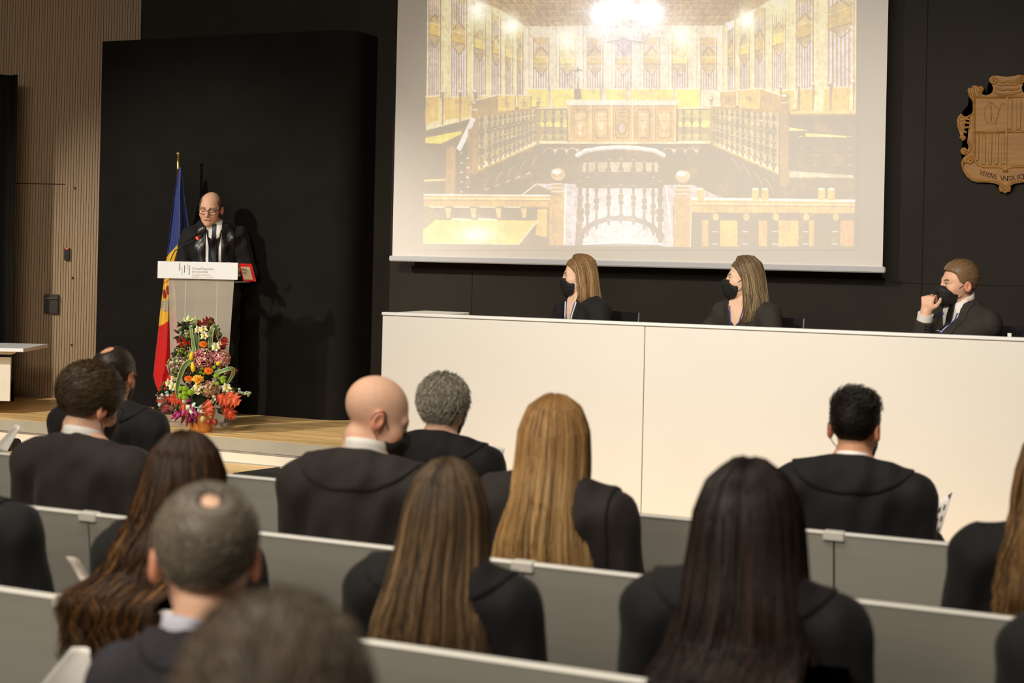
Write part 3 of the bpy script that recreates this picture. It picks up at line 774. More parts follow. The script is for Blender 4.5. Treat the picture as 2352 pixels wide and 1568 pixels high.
        for dd in (.90, .72):
            for i in range(nu):
                for j in range(nv):
                    a = math.radians(amax * .97 * (2 * i / (nu - 1) - 1) + azc) * (np.interp((j / (nv - 1)) * (1 - tipvar * .75), *face) if face else 1)
                    zz, ccx, ccy, rrx, rry = row((j / (nv - 1)) * (1 - tipvar * .75)); B.append((ccx + rrx * dd * math.sin(a), ccy - rry * dd * math.cos(a), zz - (.006 if dd < .8 else 0)))
        B = np.array(B); fb = []; o = nu * nv
        for i in range(nu - 1):
            for j in range(nv - 1):
                a = i * nv + j; fb.append((a, a + nv, a + nv + 1, a + 1)); fb.append((o + a, o + a + 1, o + a + nv + 1, o + a + nv))
        for i in range(nu - 1): a = i * nv + nv - 1; fb.append((a, a + nv, o + a + nv, o + a))
        for j in range(nv - 1):
            fb.append((j + 1, o + j + 1, o + j, j)); a = (nu - 1) * nv + j; fb.append((a, o + a, o + a + 1, a + 1))
        jj = np.tile(np.linspace(0, 1, nv), nu * 2)[:, None]
        bc = dark + (mid - dark) * (.15 + .45 * jj)
        B = (s.HC + B @ R0.T) * S
        if over: B[:, 2] = np.maximum(B[:, 2], .862); B[:, 1] = np.where(B[:, 2] < .9, np.maximum(B[:, 1], -.19), B[:, 1])
        V = np.vstack([B, v]); FF = np.vstack([np.array(fb), f + len(B)]); CC = np.vstack([bc, c])
        ob = mesh_obj('hair', V, FF, m_hair, s.root, True, np.clip(CC, 0, 255))
        return ob
    def glasses(s, material=m_frame, col=None, round_=False, arms=True, r=.0017):
        b = MB(); 
        for q in (-1, 1):
            pts = []
            for i in range(25):
                w = 2 * math.pi * i / 24; cxx, czz = math.cos(w), math.sin(w); pw = .62
                pts.append((q * .034 + .0265 * np.sign(cxx) * abs(cxx) ** pw, .1035 - .06 * abs(q * .034 + .0265 * cxx) , .008 + .020 * np.sign(czz) * abs(czz) ** pw))
            b.tube([s.loc_of(p) for p in pts], r * s.S, 6, cap=False)
            if arms: b.tube([s.loc_of(p) for p in ((q * .060, .099, .016), (q * .077, .05, .018), (q * .0835, -.005, .018), (q * .083, -.03, .004))], r * s.S, 6)
        b.tube([s.loc_of(p) for p in ((-.008, .1035, .012), (0, .106, .014), (.008, .1035, .012))], r * s.S, 6)
        return b.build('glasses', material, s.root, True)

def catmull(pts, n):
    P = [np.asarray(p, float) for p in pts]; out = []
    for i in range(len(P) - 1):
        p0_, p1_, p2_, p3_ = P[max(i - 1, 0)], P[i], P[i + 1], P[min(i + 2, len(P) - 1)]
        for k in range(n):
            t_ = k / n; out.append(.5 * (2 * p1_ + (p2_ - p0_) * t_ + (2 * p0_ - 5 * p1_ + 4 * p2_ - p3_) * t_ ** 2 + (3 * p1_ - p0_ - 3 * p2_ + p3_) * t_ ** 3))
    out.append(P[-1]); return out

# ------------------------------------------------------------------ the audience, seen from behind
def seat(hx, htop, row, hs=1.0, hair=.012, hoff=(0, 0, 0), back=.215, lean=0.0):
    """where a seated person sits so that the head is where the photo shows it: (x, y, S)"""
    yb = ROWS[row] + back; ycan = .035 + hoff[1] + lean
    S = 1.0
    for _ in range(6):
        y = yb + ycan * S
        p = W(hx, htop, y=y); S = p[2] / (1.175 + hoff[2] + .128 * hs + hair)
    return p[0] - hoff[0] * S, yb, S
def rayang(hx): return math.degrees(YAW - math.atan((hx - CX) / FPX))
NECKLINE_M = ([-.115, -.07, -.035, -.03, .02, .03, .05, .09, .13], [-.075, -.07, -.03, .012, .012, -.005, .035, .082, .09])
def robe(f, material=m_robe, yoke=True, g=.026, label=None):
    f.clothe('robe', material, g=g, skirt=True, folds=.005)
    if yoke:
        NB = f.NB
        f.patch('robe_collar', material, lambda X, Y, Z: smax(n2(X * .72, (Y - NB[1]) * .8, (Z - NB[2] - .02) * 1.25) - .155, Y - NB[1] - .05, .01), eps=.009, box=((-.26, .26), (-.24, .12), (NB[2] - .2, NB[2] + .1)), step=.009)
def aud(label, hx, htop, row, rel=-20, pitch=6, roll=0, body=0, hs=1.0, hair=.012, hoff=(0, 0, 0), **kw):
    x, y, S = seat(hx, htop, row, hs, hair, hoff, lean=kw.get('lean', 0.0))
    kw.setdefault('seatback', .215)
    f = Fig(label, (x, y, 0), math.radians(body), S, hs / 1.0, (rayang(hx) + rel - body, pitch, roll), hoff, **kw)
    print('AUD', label[:40], round(x, 2), round(y, 2), 'S', round(S, 3))
    return f
TAN = dict(SKIN, skin=(206, 150, 116)); PINK = dict(SKIN, skin=(232, 184, 154)); PALE = dict(SKIN, skin=(232, 184, 150))

# bald man with black mask, second row
f = aud('person with a shaved head, black mask and charcoal robe looking down to the right', 866, 866, 1, rel=-76, pitch=26, body=2, hair=.0, hs=1.08, hoff=(.012, .025, .012), skin=PINK, sh=.205, bulk=1.05, arms={-1: ((-.24, .03, .70), (-.10, .27, .64)), 1: ((.215, .05, .70), (.08, .28, .64))})
f.body(); robe(f, m_robe2, yoke=True, g=.034); f.collar(m_shirt, r=.074, h=.062, dz=.008); f.mask()
# grey-haired man in the front row
f = aud('person with wavy grey hair and mask strap behind the head, before the desk', 1020, 856, 0, rel=-24, pitch=12, hair=.022, skin=PINK, sh=.20)
f.body(); robe(f); f.mask(behind=True)
f.short_hair(([-.115, -.07, -.035, -.03, .02, .03, .05, .09, .13], [-.092, -.085, -.05, -.01, -.005, -.02, .035, .075, .085]), (136, 127, 112), thick=.022, n=4200, length=.05, rad=.0012, col2=(196, 188, 170), var=.16, lift=.12, flow=(.25, -.7, -.9), spread=.3)
# man with black spiky hair, front row
f = aud('person with short black spiky hair and black robe holding a programme, front row', 1966, 893, 0, rel=-14, pitch=10, hair=.02, skin=TAN, sh=.20, arms={-1: ((-.25, .02, .70), (-.10, .27, .64)), 1: ((.225, .03, .70), (.24, .27, .76))}, hands={1: dict(d=(.0, .5, .85), n=(-1, .2, 0), curl=(40, 45, 30))})
f.body(); robe(f); f.collar(m_shirt, h=.046); f.mask()
f.short_hair(NECKLINE_M, (27, 22, 18), thick=([-.1, -.02, .05, .10, .13], [.004, .006, .009, .018, .022]), n=3600, length=.022, rad=.0008, col2=(46, 38, 31), lift=.25, var=.1)
f.short_hair(NECKLINE_M, (27, 22, 18), thick=([-.1, -.02, .05, .10, .13], [.004, .006, .009, .018, .022]), n=700, length=.034, rad=.0009, col2=(46, 38, 31), lift=1.0, var=.1, top=.07, flow=(.5, .2, .5))
MAN_PROG = f
# man at the left front, balding, in front row
f = aud('person with thinning dark hair, red-tipped glasses and black robe, in front of the flowers', 264, 790, 0, rel=-24, pitch=8, hair=.014, skin=TAN, sh=.215)
f.body(); robe(f, yoke=True); f.collar(m_shirtb, h=.044); f.mask(); f.glasses(mat('red_glasses', (150, 30, 26), .35))
f.short_hair(NECKLINE_M, (38, 31, 26), thick=([-.1, 0, .06, .13], [.005, .010, .012, .007]), n=3000, length=.022, rad=.0008, col2=(62, 52, 44), crown=((-.022, -.072, .130), .032), lift=.15, var=.1)
# young man, brown hair, second row left
f = aud('person with thick dark brown hair, white collar and dark robe at the left, head bent', 207, 832, 1, rel=-48, pitch=20, roll=4, hair=.026, hs=1.07, skin=PINK, sh=.205)
f.body(); robe(f, m_robe2, yoke=False, g=.03); f.collar(m_shirt, r=.075, h=.05); f.mask(); f.glasses()
f.short_hair(NECKLINE_M, (62, 48, 33), thick=([-.1, -.03, .05, .13], [.006, .016, .028, .030]), n=4200, length=.032, rad=.0009, col2=(92, 73, 50), lift=.2, var=.1)
# blonde woman, second row
f = aud('person with long straight blonde hair and black robe, second row from the desk', 1276, 908, 1, rel=-4, pitch=4, hair=.02, fem=True, skin=PALE, sh=.195, arms={-1: ((-.205, .05, .70), (-.10, .27, .64)), 1: ((.245, .02, .70), (.12, .27, .64))})
f.body(); robe(f, m_robe2, yoke=False, g=.03)
f.patch('robe_collar', m_robe2, lambda X, Y, Z: smax(np.abs(X) - .225, np.maximum(Y - .06, .80 - Z), .01), eps=.010, box=((-.3, .3), (-.26, .12), (.78, 1.12)), step=.010)
f.long_hair([(.152, 0, -.01, .004, .004), (.145, 0, -.012, .04, .05), (.11, 0, -.015, .085, .105), (.04, 0, -.02, .112, .128), (-.06, 0, -.035, .118, .135), (-.17, -.005, -.075, .125, .13), (-.28, -.01, -.105, .150, .115), (-.38, -.005, -.12, .165, .10), (-.47, 0.02, -.125, .150, .09), (-.54, .04, -.13, .12, .08)], 115, ((126, 90, 50), (188, 144, 88), (224, 190, 136)), n=6500, rad=.0010, hi=.55, yaw=12, tipvar=.22, wave=(.012, 2))
# light-brown haired woman, third row
f = aud('person with long straight light brown hair and highlighted ends, black robe, third row', 1032, 1054, 2, rel=2, pitch=2, hair=.02, fem=True, skin=PALE, sh=.19)
f.body(); robe(f)
f.long_hair([(.152, 0, -.01, .004, .004), (.14, 0, -.012, .045, .06), (.10, 0, -.015, .085, .105), (.03, 0, -.02, .112, .128), (-.07, -.005, -.035, .125, .135), (-.17, -.01, -.07, .140, .13), (-.26, -.015, -.10, .160, .12), (-.34, -.015, -.12, .172, .10), (-.42, -.01, -.125, .170, .09)], 118, ((66, 53, 38), (112, 88, 61), (186, 149, 106)), n=6500, rad=.0010, hi=.34, yaw=14, tipvar=.20, wave=(.008, 2))
# dark-haired woman, third row right
f = aud('person with long loose very dark hair over a black robe, large at lower right', 1722, 1054, 2, rel=2, pitch=2, hair=.024, fem=True, skin=PALE, sh=.20)
f.body(); robe(f, m_robe)
f.long_hair([(.156, 0, -.01, .004, .004), (.145, 0, -.012, .05, .06), (.10, 0, -.015, .098, .108), (.03, 0, -.02, .126, .13), (-.07, 0, -.035, .137, .14), (-.17, 0, -.07, .150, .14), (-.27, 0, -.10, .178, .13), (-.37, .02, -.12, .212, .13), (-.47, .03, -.17, .228, .11), (-.56, .03, -.19, .225, .10), (-.66, .03, -.20, .20, .09)], 118, ((28, 19, 14), (46, 32, 23), (78, 54, 38)), n=6500, rad=.0011, hi=.22, yaw=10, tipvar=.16, wave=(.022, 3), over=True)
# wavy brown-haired woman, third row left
f = aud('person with long wavy brown hair with golden curled ends, third bench row', 430, 992, 2, rel=10, pitch=0, hair=.022, fem=True, skin=PALE, sh=.19)
f.body(); robe(f)
f.long_hair([(.154, 0, -.01, .004, .004), (.142, 0, -.012, .05, .06), (.10, 0, -.015, .092, .108), (.03, 0, -.02, .118, .13), (-.07, -.01, -.035, .130, .14), (-.17, -.03, -.07, .155, .14), (-.26, -.045, -.10, .180, .13), (-.35, -.05, -.13, .19, .12), (-.42, -.05, -.18, .185, .08), (-.50, -.05, -.19, .15, .07)], 118, ((44, 28, 17), (82, 54, 30), (176, 124, 60)), n=5500, rad=.0010, hi=.24, yaw=16, tipvar=.36, wave=(.034, 5.2), over=True)
# right-edge woman, second row
f = aud('person with wavy dark blonde hair and black robe, cut by the right edge', 2432, 985, 1, rel=4, pitch=2, hair=.02, fem=True, skin=PALE, sh=.19)
f.body(); robe(f, yoke=False)
f.long_hair([(.152, 0, -.01, .004, .004), (.142, 0, -.012, .05, .06), (.10, 0, -.015, .092, .108), (.03, 0, -.02, .112, .13), (-.07, -.0, -.035, .122, .135), (-.17, -.0, -.07, .140, .135), (-.26, 0, -.10, .155, .13), (-.35, 0, -.12, .150, .11), (-.42, 0, -.125, .11, .08)], 118, ((84, 60, 34), (140, 104, 60), (188, 148, 96)), n=5500, rad=.0010, hi=.4, yaw=0, tipvar=.3, wave=(.024, 3.5))
# grey-haired man in navy suit, fourth row
f = aud('person with short grey hair thinning at the crown and a navy suit', 478, 1102, 3, rel=-4, pitch=6, hair=.012, skin=PINK, sh=.155, hs=1.14, hoff=(0, 0, .035), bulk=.94)
f.body(); f.clothe('jacket', m_navy, g=.016, folds=.003); f.collar(m_shirtb, h=.055)
f.patch('jacket_collar', m_navy, lambda X, Y, Z: smax(n2(X, (Y - f.NB[1]), (Z - f.NB[2] - .01) * 1.5) - .105, Y - f.NB[1] - .05, .01), eps=.009, box=((-.2, .2), (-.22, .1), (f.NB[2] - .13, f.NB[2] + .1)), step=.008)
f.short_hair(NECKLINE_M, (88, 79, 68), thick=([-.1, 0, .06, .13], [.005, .010, .013, .009]), n=4200, length=.022, rad=.0008, col2=(146, 134, 118), crown=((.010, -.086, .122), .019), var=.16, lift=.15)
# nearest head
f = aud('person nearest the camera, blurred head of dark grey-brown hair at the bottom edge', 632, 1362, 4, rel=0, pitch=6, hair=.016, skin=PINK, hs=1.07)
f.body(); f.clothe('jacket', m_navy, g=.022, folds=.003); f.collar(m_shirtb, h=.045)
f.short_hair(NECKLINE_M, (70, 59, 48), thick=([-.1, 0, .06, .13], [.006, .014, .018, .018]), n=4800, length=.034, rad=.0008, col2=(116, 101, 84), var=.16, lift=.18)
# left-edge robe in the third row, head beyond the frame
f = aud('black-robed person at the left edge, only shoulder and arm in the picture', -84, 930, 2, rel=0, pitch=6, hair=.012, skin=TAN, sh=.225, bulk=1.1, arms={-1: ((-.245, .02, .70), (-.12, .27, .64)), 1: ((.29, .03, .68), (.14, .28, .64))})
f.body(); robe(f); f.mask(loops=False); f.short_hair(NECKLINE_M, (40, 32, 26), n=1200)
# bottom-right shoulder, third row
f = aud('person in a black robe at the bottom right corner, only a shoulder in the picture', 2640, 1130, 2, rel=0, pitch=4, hair=.012, skin=TAN, sh=.20)
f.body(); robe(f); f.short_hair(NECKLINE_M, (40, 32, 26), n=1200)
# left-edge person in the fourth row: a sliver of cheek
f = aud('person cut by the lower left edge, only a sliver of face in the picture', -118, 1370, 3, rel=-30, pitch=6, hair=.012, skin=TAN)
f.body(); f.clothe('jacket', m_navy, g=.022); f.short_hair(NECKLINE_M, (60, 50, 40), n=1200)

# ------------------------------------------------------------------ writing
def text_obj(name, body, size, material, parent, M, extrude=.0008, offset=0.0, align='LEFT'):
    cu = bpy.data.curves.new('txt', 'FONT'); cu.body = body; cu.size = size; cu.extrude = extrude; cu.offset = offset; cu.align_x = align
    t_ = bpy.data.objects.new('txt', cu); COL.objects.link(t_); bpy.context.view_layer.update()
    me = bpy.data.meshes.new_from_object(t_.evaluated_get(bpy.context.evaluated_depsgraph_get())); bpy.data.objects.remove(t_)
    me.transform(Matrix(M)); me.materials.clear(); me.materials.append(material)
    o = bpy.data.objects.new(name, me); COL.objects.link(o); o.parent = parent; return o

# ------------------------------------------------------------------ the three people behind the long desk, and their chairs
def stage_fig(label, hx, hy, y, rz, head, pose='sit', **kw):
    p = W(hx, hy, y=y); zb = 0 if pose == 'sit' else .43
    S = (p[2] - STAGE) / (1.175 + zb + kw.get('hoff', (0, 0, 0))[2])
    hl = rotm(rz) @ (np.array([0, .035 + kw.get('lean', 0), 0]) + np.asarray(kw.get('hoff', (0, 0, 0))) * (1, 1, 0)) * S
    loc = (p[0] - hl[0], p[1] - hl[1], STAGE)
    def can(w): return tuple(rotm(-rz) @ ((np.asarray(w) - loc) / S))
    if callable(kw.get('arms')): kw['arms'] = kw['arms'](can)
    print('STAGE', label[:30], 'S', round(S, 3), np.round(loc, 2))
    return Fig(label, loc, math.radians(rz), S, head=(head[0] - rz, head[1], head[2]), pose=pose, res=(.0042, .014), front=True, seatback='chair' if pose == 'sit' else None, **kw)
def office_chair(label, loc, rz):
    t = thing('office_chair', label, 'chair', (loc[0], loc[1], STAGE), math.radians(rz), 'office chairs behind the long desk')
    m1 = mat('chair_black_mesh', (24, 24, 24), .6, noise=.1); m2 = mat('chair_edge', (120, 118, 112), .35, metal=.5)
    b = MB(); b.box((-.23, -.16, .40), (.23, .27, .447), bev=.02); b.build('seat', m1, t)
    b = MB(); b.sheet(lambda u, v: ((u - .5) * .44, -.235 - .03 * math.cos((u - .5) * 2.4) - .03 * v, .50 + .42 * v), 12, 8, .014); b.build('backrest', m1, t, 'auto')
    for sx in (-1, 1):
        b = MB(); b.tube([(sx * .222, -.243 - .03 * v, .50 + .42 * v) for v in (0, .5, 1)], .006, 6); b.build('back_frame', m2, t)
    b = MB(); b.box((-.03, -.275, .36), (.03, -.245, .62)); b.box((-.03, -.275, .36), (.03, .05, .399)); b.build('back_support', m1, t)
    b = MB(); b.tube([(0, .05, .08), (0, .05, .40)], .025, 10); b.build('post', m2, t)
    for k in range(5):
        w = 2 * math.pi * k / 5; e_ = (.27 * math.cos(w), .05 + .27 * math.sin(w), .06)
        b = MB(); b.tube([(0, .05, .09), e_], [.022, .014], 6); lg = b.build('leg', m1, t)
        b = MB(); b.lathe([(.0, 0), (.022, .004), (.024, .024), (.022, .045), (0, .05)], (e_[0], e_[1], 0), 10); b.build('caster', m1, lg)
ondesk = {-1: ((-.25, .06, .83), (-.14, .28, .825)), 1: ((.25, .06, .83), (.14, .28, .825))}
hd = {-1: dict(d=(.5, .8, 0), n=(0, 0, -1), curl=(15, 20, 15)), 1: dict(d=(-.5, .8, 0), n=(0, 0, -1), curl=(15, 20, 15))}
WSK = dict(SKIN, skin=(240, 198, 168), lip=(190, 100, 92), brow=(128, 98, 70))
def jacket(f, m, g=.016, vneck=.060, low=.80, shirt=None):
    f.clothe('jacket', m, g=g, folds=.0025, step=.011)
    NB = f.NB
    V = lambda X, Z: vneck * np.clip((Z - low) / (NB[2] - low), 0, 2)
    if shirt: f.patch('shirt', shirt, lambda X, Y, Z: np.maximum(np.abs(X) - V(X, Z), np.maximum(.03 - Y, low - Z)), eps=.004, box=((-.11, .11), (.0, .2), (low - .02, NB[2] + .05)), step=.0055)
    f.patch('lapel', m, lambda X, Y, Z: np.maximum(np.maximum(np.abs(np.abs(X) - V(X, Z) - .020) - .022, -(Y - .0)), np.maximum(low - .02 - Z, Z - NB[2] - .03)), eps=.0075, box=((-.16, .16), (-.0, .22), (low - .03, NB[2] + .05)), step=.0055)
def lanyard(f, material, x=.055, low=.80, name='lanyard', r=.004):
    NB = f.NB; b = MB(); S = f.S
    for q in (-1, 1):
        pts = [(q * .062 * S, (NB[1] - .045) * S, (NB[2] + .035) * S), (q * .068 * S, (NB[1] + .02) * S, (NB[2] + .030) * S)]
        for k in range(9):
            v = k / 8; z = NB[2] - .035 - v * (NB[2] - .035 - low); xx = q * (x * (1 - v * .80))
            y_ = .25
            while y_ > -.05 and f.cf(np.float32(xx), np.float32(y_), np.float32(min(z, NB[2] - .03))) > .004: y_ -= .004
            pts.append((xx * S, (y_ + .004) * S, z * S))
        b.tube(pts, r, 5)
    return b.build(name, material, f.root, True)
m_skinpatch = mat('skin_neckline', (240, 198, 168), .5, noise=.03)
# woman with straight golden-brown hair
f = stage_fig('person with straight golden brown hair, black mask and blazer, leftmost of the seated three', 1330, 636, 8.37, 150, (110, 6, 0), fem=True, skin=WSK, arms=ondesk, hands=hd, sh=.165, bulk=.92, neck=.048, hs=.97)
f.body(); jacket(f, m_suit2, vneck=.05, shirt=m_skinpatch); lanyard(f, m_blue, .04, name='lanyard')
lanyard(f, mat('white_chain', (225, 225, 228), .4), .050, .78, name='chain_necklace', r=.006); f.mask(kind='surgical', loopmat=mat('white_elastic', (240, 240, 240), .6))
FL = ([-.115, -.03, .0, .03, .045, .065, .09, .13], [-.09, -.07, -.02, .035, .058, .080, .090, .095])
HB = ((122, 88, 54), (178, 138, 90), (222, 188, 142))
f.short_hair(FL, HB[0], thick=([-.1, 0, .1, .13], [.006, .008, .012, .013]), n=1600, length=.03, rad=.0009, col2=HB[1], lift=.04, flow=(0, -1, -.35), spread=.08)
f.long_hair([(.146, 0, -.005, .004, .004), (.140, 0, -.008, .045, .055), (.105, 0, -.008, .082, .098), (.04, 0, -.012, .100, .112), (-.05, 0, -.02, .108, .115), (-.13, .01, -.035, .115, .112), (-.19, .02, -.045, .112, .108), (-.235, .02, -.03, .090, .085)], 102, HB, n=4000, rad=.0009, hi=.5, yaw=-40, tipvar=.12, wave=(.004, 2), face=([0, .10, .20, .34, .6, 1], [1.5, 1.5, 1.25, 1.06, 1.0, 1.12]))
office_chair('black office chair behind the woman with straight golden brown hair', f.root.location, 150)
# woman with highlighted hair, black mask
f = stage_fig('person with wavy highlighted blonde hair, black mask and dark blazer, middle of the seated three', 1708, 643, 8.37, 158, (104, 0, 0), fem=True, skin=WSK, arms=ondesk, hands=hd, sh=.165, bulk=.92, neck=.048, hs=.97)
f.body(); jacket(f, m_suit, vneck=.075, low=.78, shirt=m_skinpatch)
f.patch('top', m_suit2, lambda X, Y, Z: np.maximum(np.abs(X) - .07, np.maximum(Z - .90 - .9 * np.abs(X), .7 - Z)), eps=.0055, box=((-.1, .1), (.02, .22), (.72, 1.0)), step=.0055)
lanyard(f, m_blue, .05); f.mask(kind='ffp')
HB = ((92, 74, 54), (158, 130, 92), (218, 194, 152))
f.short_hair(FL, HB[0], thick=([-.1, 0, .1, .13], [.006, .008, .012, .013]), n=1600, length=.03, rad=.0009, col2=HB[1], lift=.04, flow=(0, -1, -.35), spread=.08)
f.long_hair([(.148, 0, -.005, .004, .004), (.142, 0, -.008, .045, .055), (.105, 0, -.008, .084, .100), (.04, 0, -.014, .100, .116), (-.05, 0, -.022, .106, .120), (-.13, .0, -.032, .116, .124), (-.19, .0, -.036, .118, .122), (-.25, .0, -.03, .105, .11), (-.285, .01, .0, .08, .08)], 100, HB, n=4000, rad=.0009, hi=.45, yaw=-50, tipvar=.2, wave=(.012, 2), face=([0, .10, .20, .34, .6, 1], [1.5, 1.5, 1.25, 1.06, 1.0, 1.12]))
office_chair('black office chair behind the woman with highlighted blonde hair', f.root.location, 158)
# man touching his mask
def man_arms(can):
    e_ = can(W(2112, 800, y=8.22)); w_ = can(W(2127, 716, y=8.16))
    return {-1: ((-.25, .06, .80), (-.12, .28, .80)), 1: None} | {1: ((.23, .06, .83), (.14, .28, .825)), -1: (e_, w_)}
def man_thumb(): pass
f = stage_fig('person in a dark suit raising a hand to a black mask, behind the long desk', 2202, 654, 8.37, 150, (122, 4, -4), skin=dict(SKIN, skin=(236, 184, 152), brow=(120, 92, 66)), arms=man_arms, hands={-1: dict(d=(0, .0, 1), n=(0, -1, 0), curl=(55, 60, 40), fine=True, k=.005), 1: hd[1]}, sh=.168, hs=1.0)
if True:
    w_ = np.asarray(f.arms[-1][1]); tgt = f.HC + f.R @ (np.array([0.02, .125, -.045]))
    d0 = tgt - w_; f.hands[-1].update(d=tuple(np.array([0, -.10, 1.0]) + .25 * d0 / np.linalg.norm(d0)), n=tuple(d0 * (1, 1, 0)))
f.body(); f.clothe('jacket', m_suit, g=.018, folds=.003, step=.011)
NB = f.NB; V = lambda Z: .062 * np.clip((Z - .74) / (NB[2] - .74), 0, 2)
f.patch('shirt', m_shirt, lambda X, Y, Z: np.maximum(np.abs(X) - V(Z), np.maximum(.03 - Y, .76 - Z)), eps=.004, box=((-.11, .11), (.0, .22), (.74, NB[2] + .05)), step=.0055)
f.patch('tie', m_tie, lambda X, Y, Z: np.maximum(np.abs(X) - (.022 + .03 * np.clip((.97 - Z), 0, .3)), np.maximum(.03 - Y, .76 - Z)), eps=.009, box=((-.06, .06), (.0, .22), (.74, NB[2] + .02)), step=.005)
f.patch('lapel', m_suit, lambda X, Y, Z: np.maximum(np.maximum(np.abs(np.abs(X) - V(Z) - .022) - .024, -(Y - .0)), np.maximum(.74 - Z, Z - NB[2] - .03)), eps=.0075, box=((-.17, .17), (.0, .24), (.72, NB[2] + .05)), step=.0055)
f.collar(m_shirt, r=.074, h=.055, dz=.012, tilt=.40, gap=14); lanyard(f, m_blue, .045, .76); f.mask(kind='ffp')
e_, w_ = map(np.asarray, f.arms[-1]); dd = (w_ - e_) / np.linalg.norm(w_ - e_)
b = MB(); b.tube([(w_ - dd * .075) * f.S, (w_ - dd * .010) * f.S], .043, 16, cap=True); b.build('shirt_cuff', m_shirt, f.root, 'auto', fix=True)
sd = np.cross(dd, (0, 1, 0)); 
b = MB()
for k in range(3): b.lathe([(0, 0), (.006, .001), (.006, .004), (0, .005)], tuple((w_ - dd * (.085 + .02 * k) + np.array([-.045, .038, 0])) * f.S), 8)
b.build('cuff_button', m_frame, f.root)
f.short_hair(([-.115, -.06, -.035, -.03, .015, .03, .045, .065, .09, .13], [-.085, -.06, -.03, .014, .018, .030, .068, .082, .086, .088]), (112, 84, 58), thick=([-.1, 0, .06, .10, .13], [.004, .008, .010, .016, .020]), n=3200, length=.03, rad=.0008, col2=(160, 128, 94), lift=.08, flow=(.5, -.9, .1), var=.15, spread=.1)
office_chair('black office chair behind the man raising a hand to his mask', f.root.location, 150)

# ------------------------------------------------------------------ the speaker
RZS = 212
f = stage_fig('person with glasses and receding grey hair in a black robe, standing at the lectern reading', 484, 481, 9.03, RZS, (200, 16, -5), pose='stand', closed=True, skin=dict(SKIN, skin=(232, 178, 146), brow=(146, 116, 92), lip=(198, 126, 110)), lean=.03, hoff=(.032, .02, 0), sh=.175, hs=1.03, arms={-1: ((-.265, .02, 1.13), (-.16, .24, 1.14)), 1: ((.235, .04, 1.13), (.16, .24, 1.14))}, hands={-1: dict(d=(.3, 1, 0), n=(0, 0, -1), curl=(15, 20, 15)), 1: dict(d=(-.3, 1, 0), n=(0, 0, -1), curl=(15, 20, 15))})
f.body(); f.clothe('robe', m_robe, g=.024, skirt=True, folds=.008, step=.013)
NB = f.NB; z0 = 1.10
f.patch('shirt', m_shirt, lambda X, Y, Z: np.maximum(np.maximum(np.abs(X) - .060, .03 - Y), z0 - Z), eps=.004, box=((-.09, .09), (.0, .26), (z0, NB[2] + .06)), step=.0055)
f.patch('waistcoat', m_suit2, lambda X, Y, Z: np.maximum(np.maximum(np.abs(X + .0) - .040, np.abs(Y - .2) - .2), np.maximum(z0 - Z, Z - 1.36 - .9 * np.abs(X))), eps=.0065, box=((-.06, .06), (.0, .26), (z0, 1.45)), step=.005)
f.patch('tie', m_tie, lambda X, Y, Z: np.maximum(np.abs(X) - (.016 + .016 * np.clip((1.42 - Z) * 4, 0, 1)), np.maximum(.03 - Y, 1.16 - Z)), eps=.011, box=((-.05, .05), (.0, .26), (1.15, NB[2] + .02)), step=.0045)
f.patch('satin_facing', m_satin, lambda X, Y, Z: np.maximum(np.maximum(np.abs(np.abs(X) - .108) - .046, -Y - .02), np.maximum(z0 - Z, Z - NB[2] - .0)), eps=.0085, box=((-.19, .19), (-.03, .28), (z0, NB[2] + .05)), step=.006)
f.collar(m_shirt, r=.070, h=.042, tilt=.35, gap=16)
lanyard(f, m_robe, .055, 1.20, r=.006); f.glasses(r=.0021)
f.short_hair(([-.115, -.07, -.035, -.03, .015, .03, .04, .06, .09], [-.075, -.07, -.03, .016, .012, .0, .05, .088, .20]), (70, 60, 50), thick=([-.1, .04, .09, .13], [.004, .008, .006, .0]), n=1600, length=.018, rad=.0010, col2=(132, 118, 102), crown=((0, .055, .135), .078), lift=.35)
SPK = f

# ------------------------------------------------------------------ acrylic lectern
LC = W(462, 640, D=10.34); RZP = 205
lt = thing('lectern', 'clear acrylic lectern with a white sign, behind the flower arrangement', 'lectern', (LC[0], LC[1], STAGE), math.radians(RZP))
lh = LC[2] - STAGE - .0                   # underside of the sign
m_acr = mat('frosted_acrylic', (214, 202, 184), 0.22, noise=.08, scale=(3, 3, 6), alpha=.50, spec=.7)
m_clear = mat('clear_acrylic', (236, 232, 222), 0.08, alpha=.38, spec=.7, noise=.02)
def xz_sheet(b, x0b, x1b, x0t, x1t, zb_, zt, y, th):
    b.add([(x0b, y, zb_), (x1b, y, zb_), (x1t, y, zt), (x0t, y, zt), (x0b, y - th, zb_), (x1b, y - th, zb_), (x1t, y - th, zt), (x0t, y - th, zt)], [(0, 1, 2, 3), (7, 6, 5, 4), (0, 4, 5, 1), (1, 5, 6, 2), (2, 6, 7, 3), (3, 7, 4, 0)])
b = MB(); xz_sheet(b, -.205, .165, -.256, .208, .03, lh + .01, .12, .010); b.build('front_panel', m_acr, lt)
for q in (-1, 1):
    b = MB(); b.box((q * .112 - .028, -.16, .03), (q * .112 - .020, .108, lh)); b.build('inner_fin', m_acr, lt)
    b = MB(); b.box((q * .112 - .0275, .1105, .03), (q * .112 - .0205, .1135, lh)); b.build('fin_edge', mat('bright_acrylic_edge', (236, 230, 220), .2, noise=.02), lt)
b = MB(); xz_sheet(b, -.125, .075, -.125, .075, .03, lh, -.165, .008); b.build('back_panel', m_acr, lt)
b = MB(); b.box((-.25, -.20, 0), (.25, .19, .028), bev=.004); b.build('base_plate', m_clear, lt)
for q in (-1, 1):
    b = MB(); b.lathe([(0, 0), (.012, .0), (.012, .012), (0, .014)], (q * .20, .15, .029), 10); b.build('base_bolt', m_alu, lt)
SG = lt
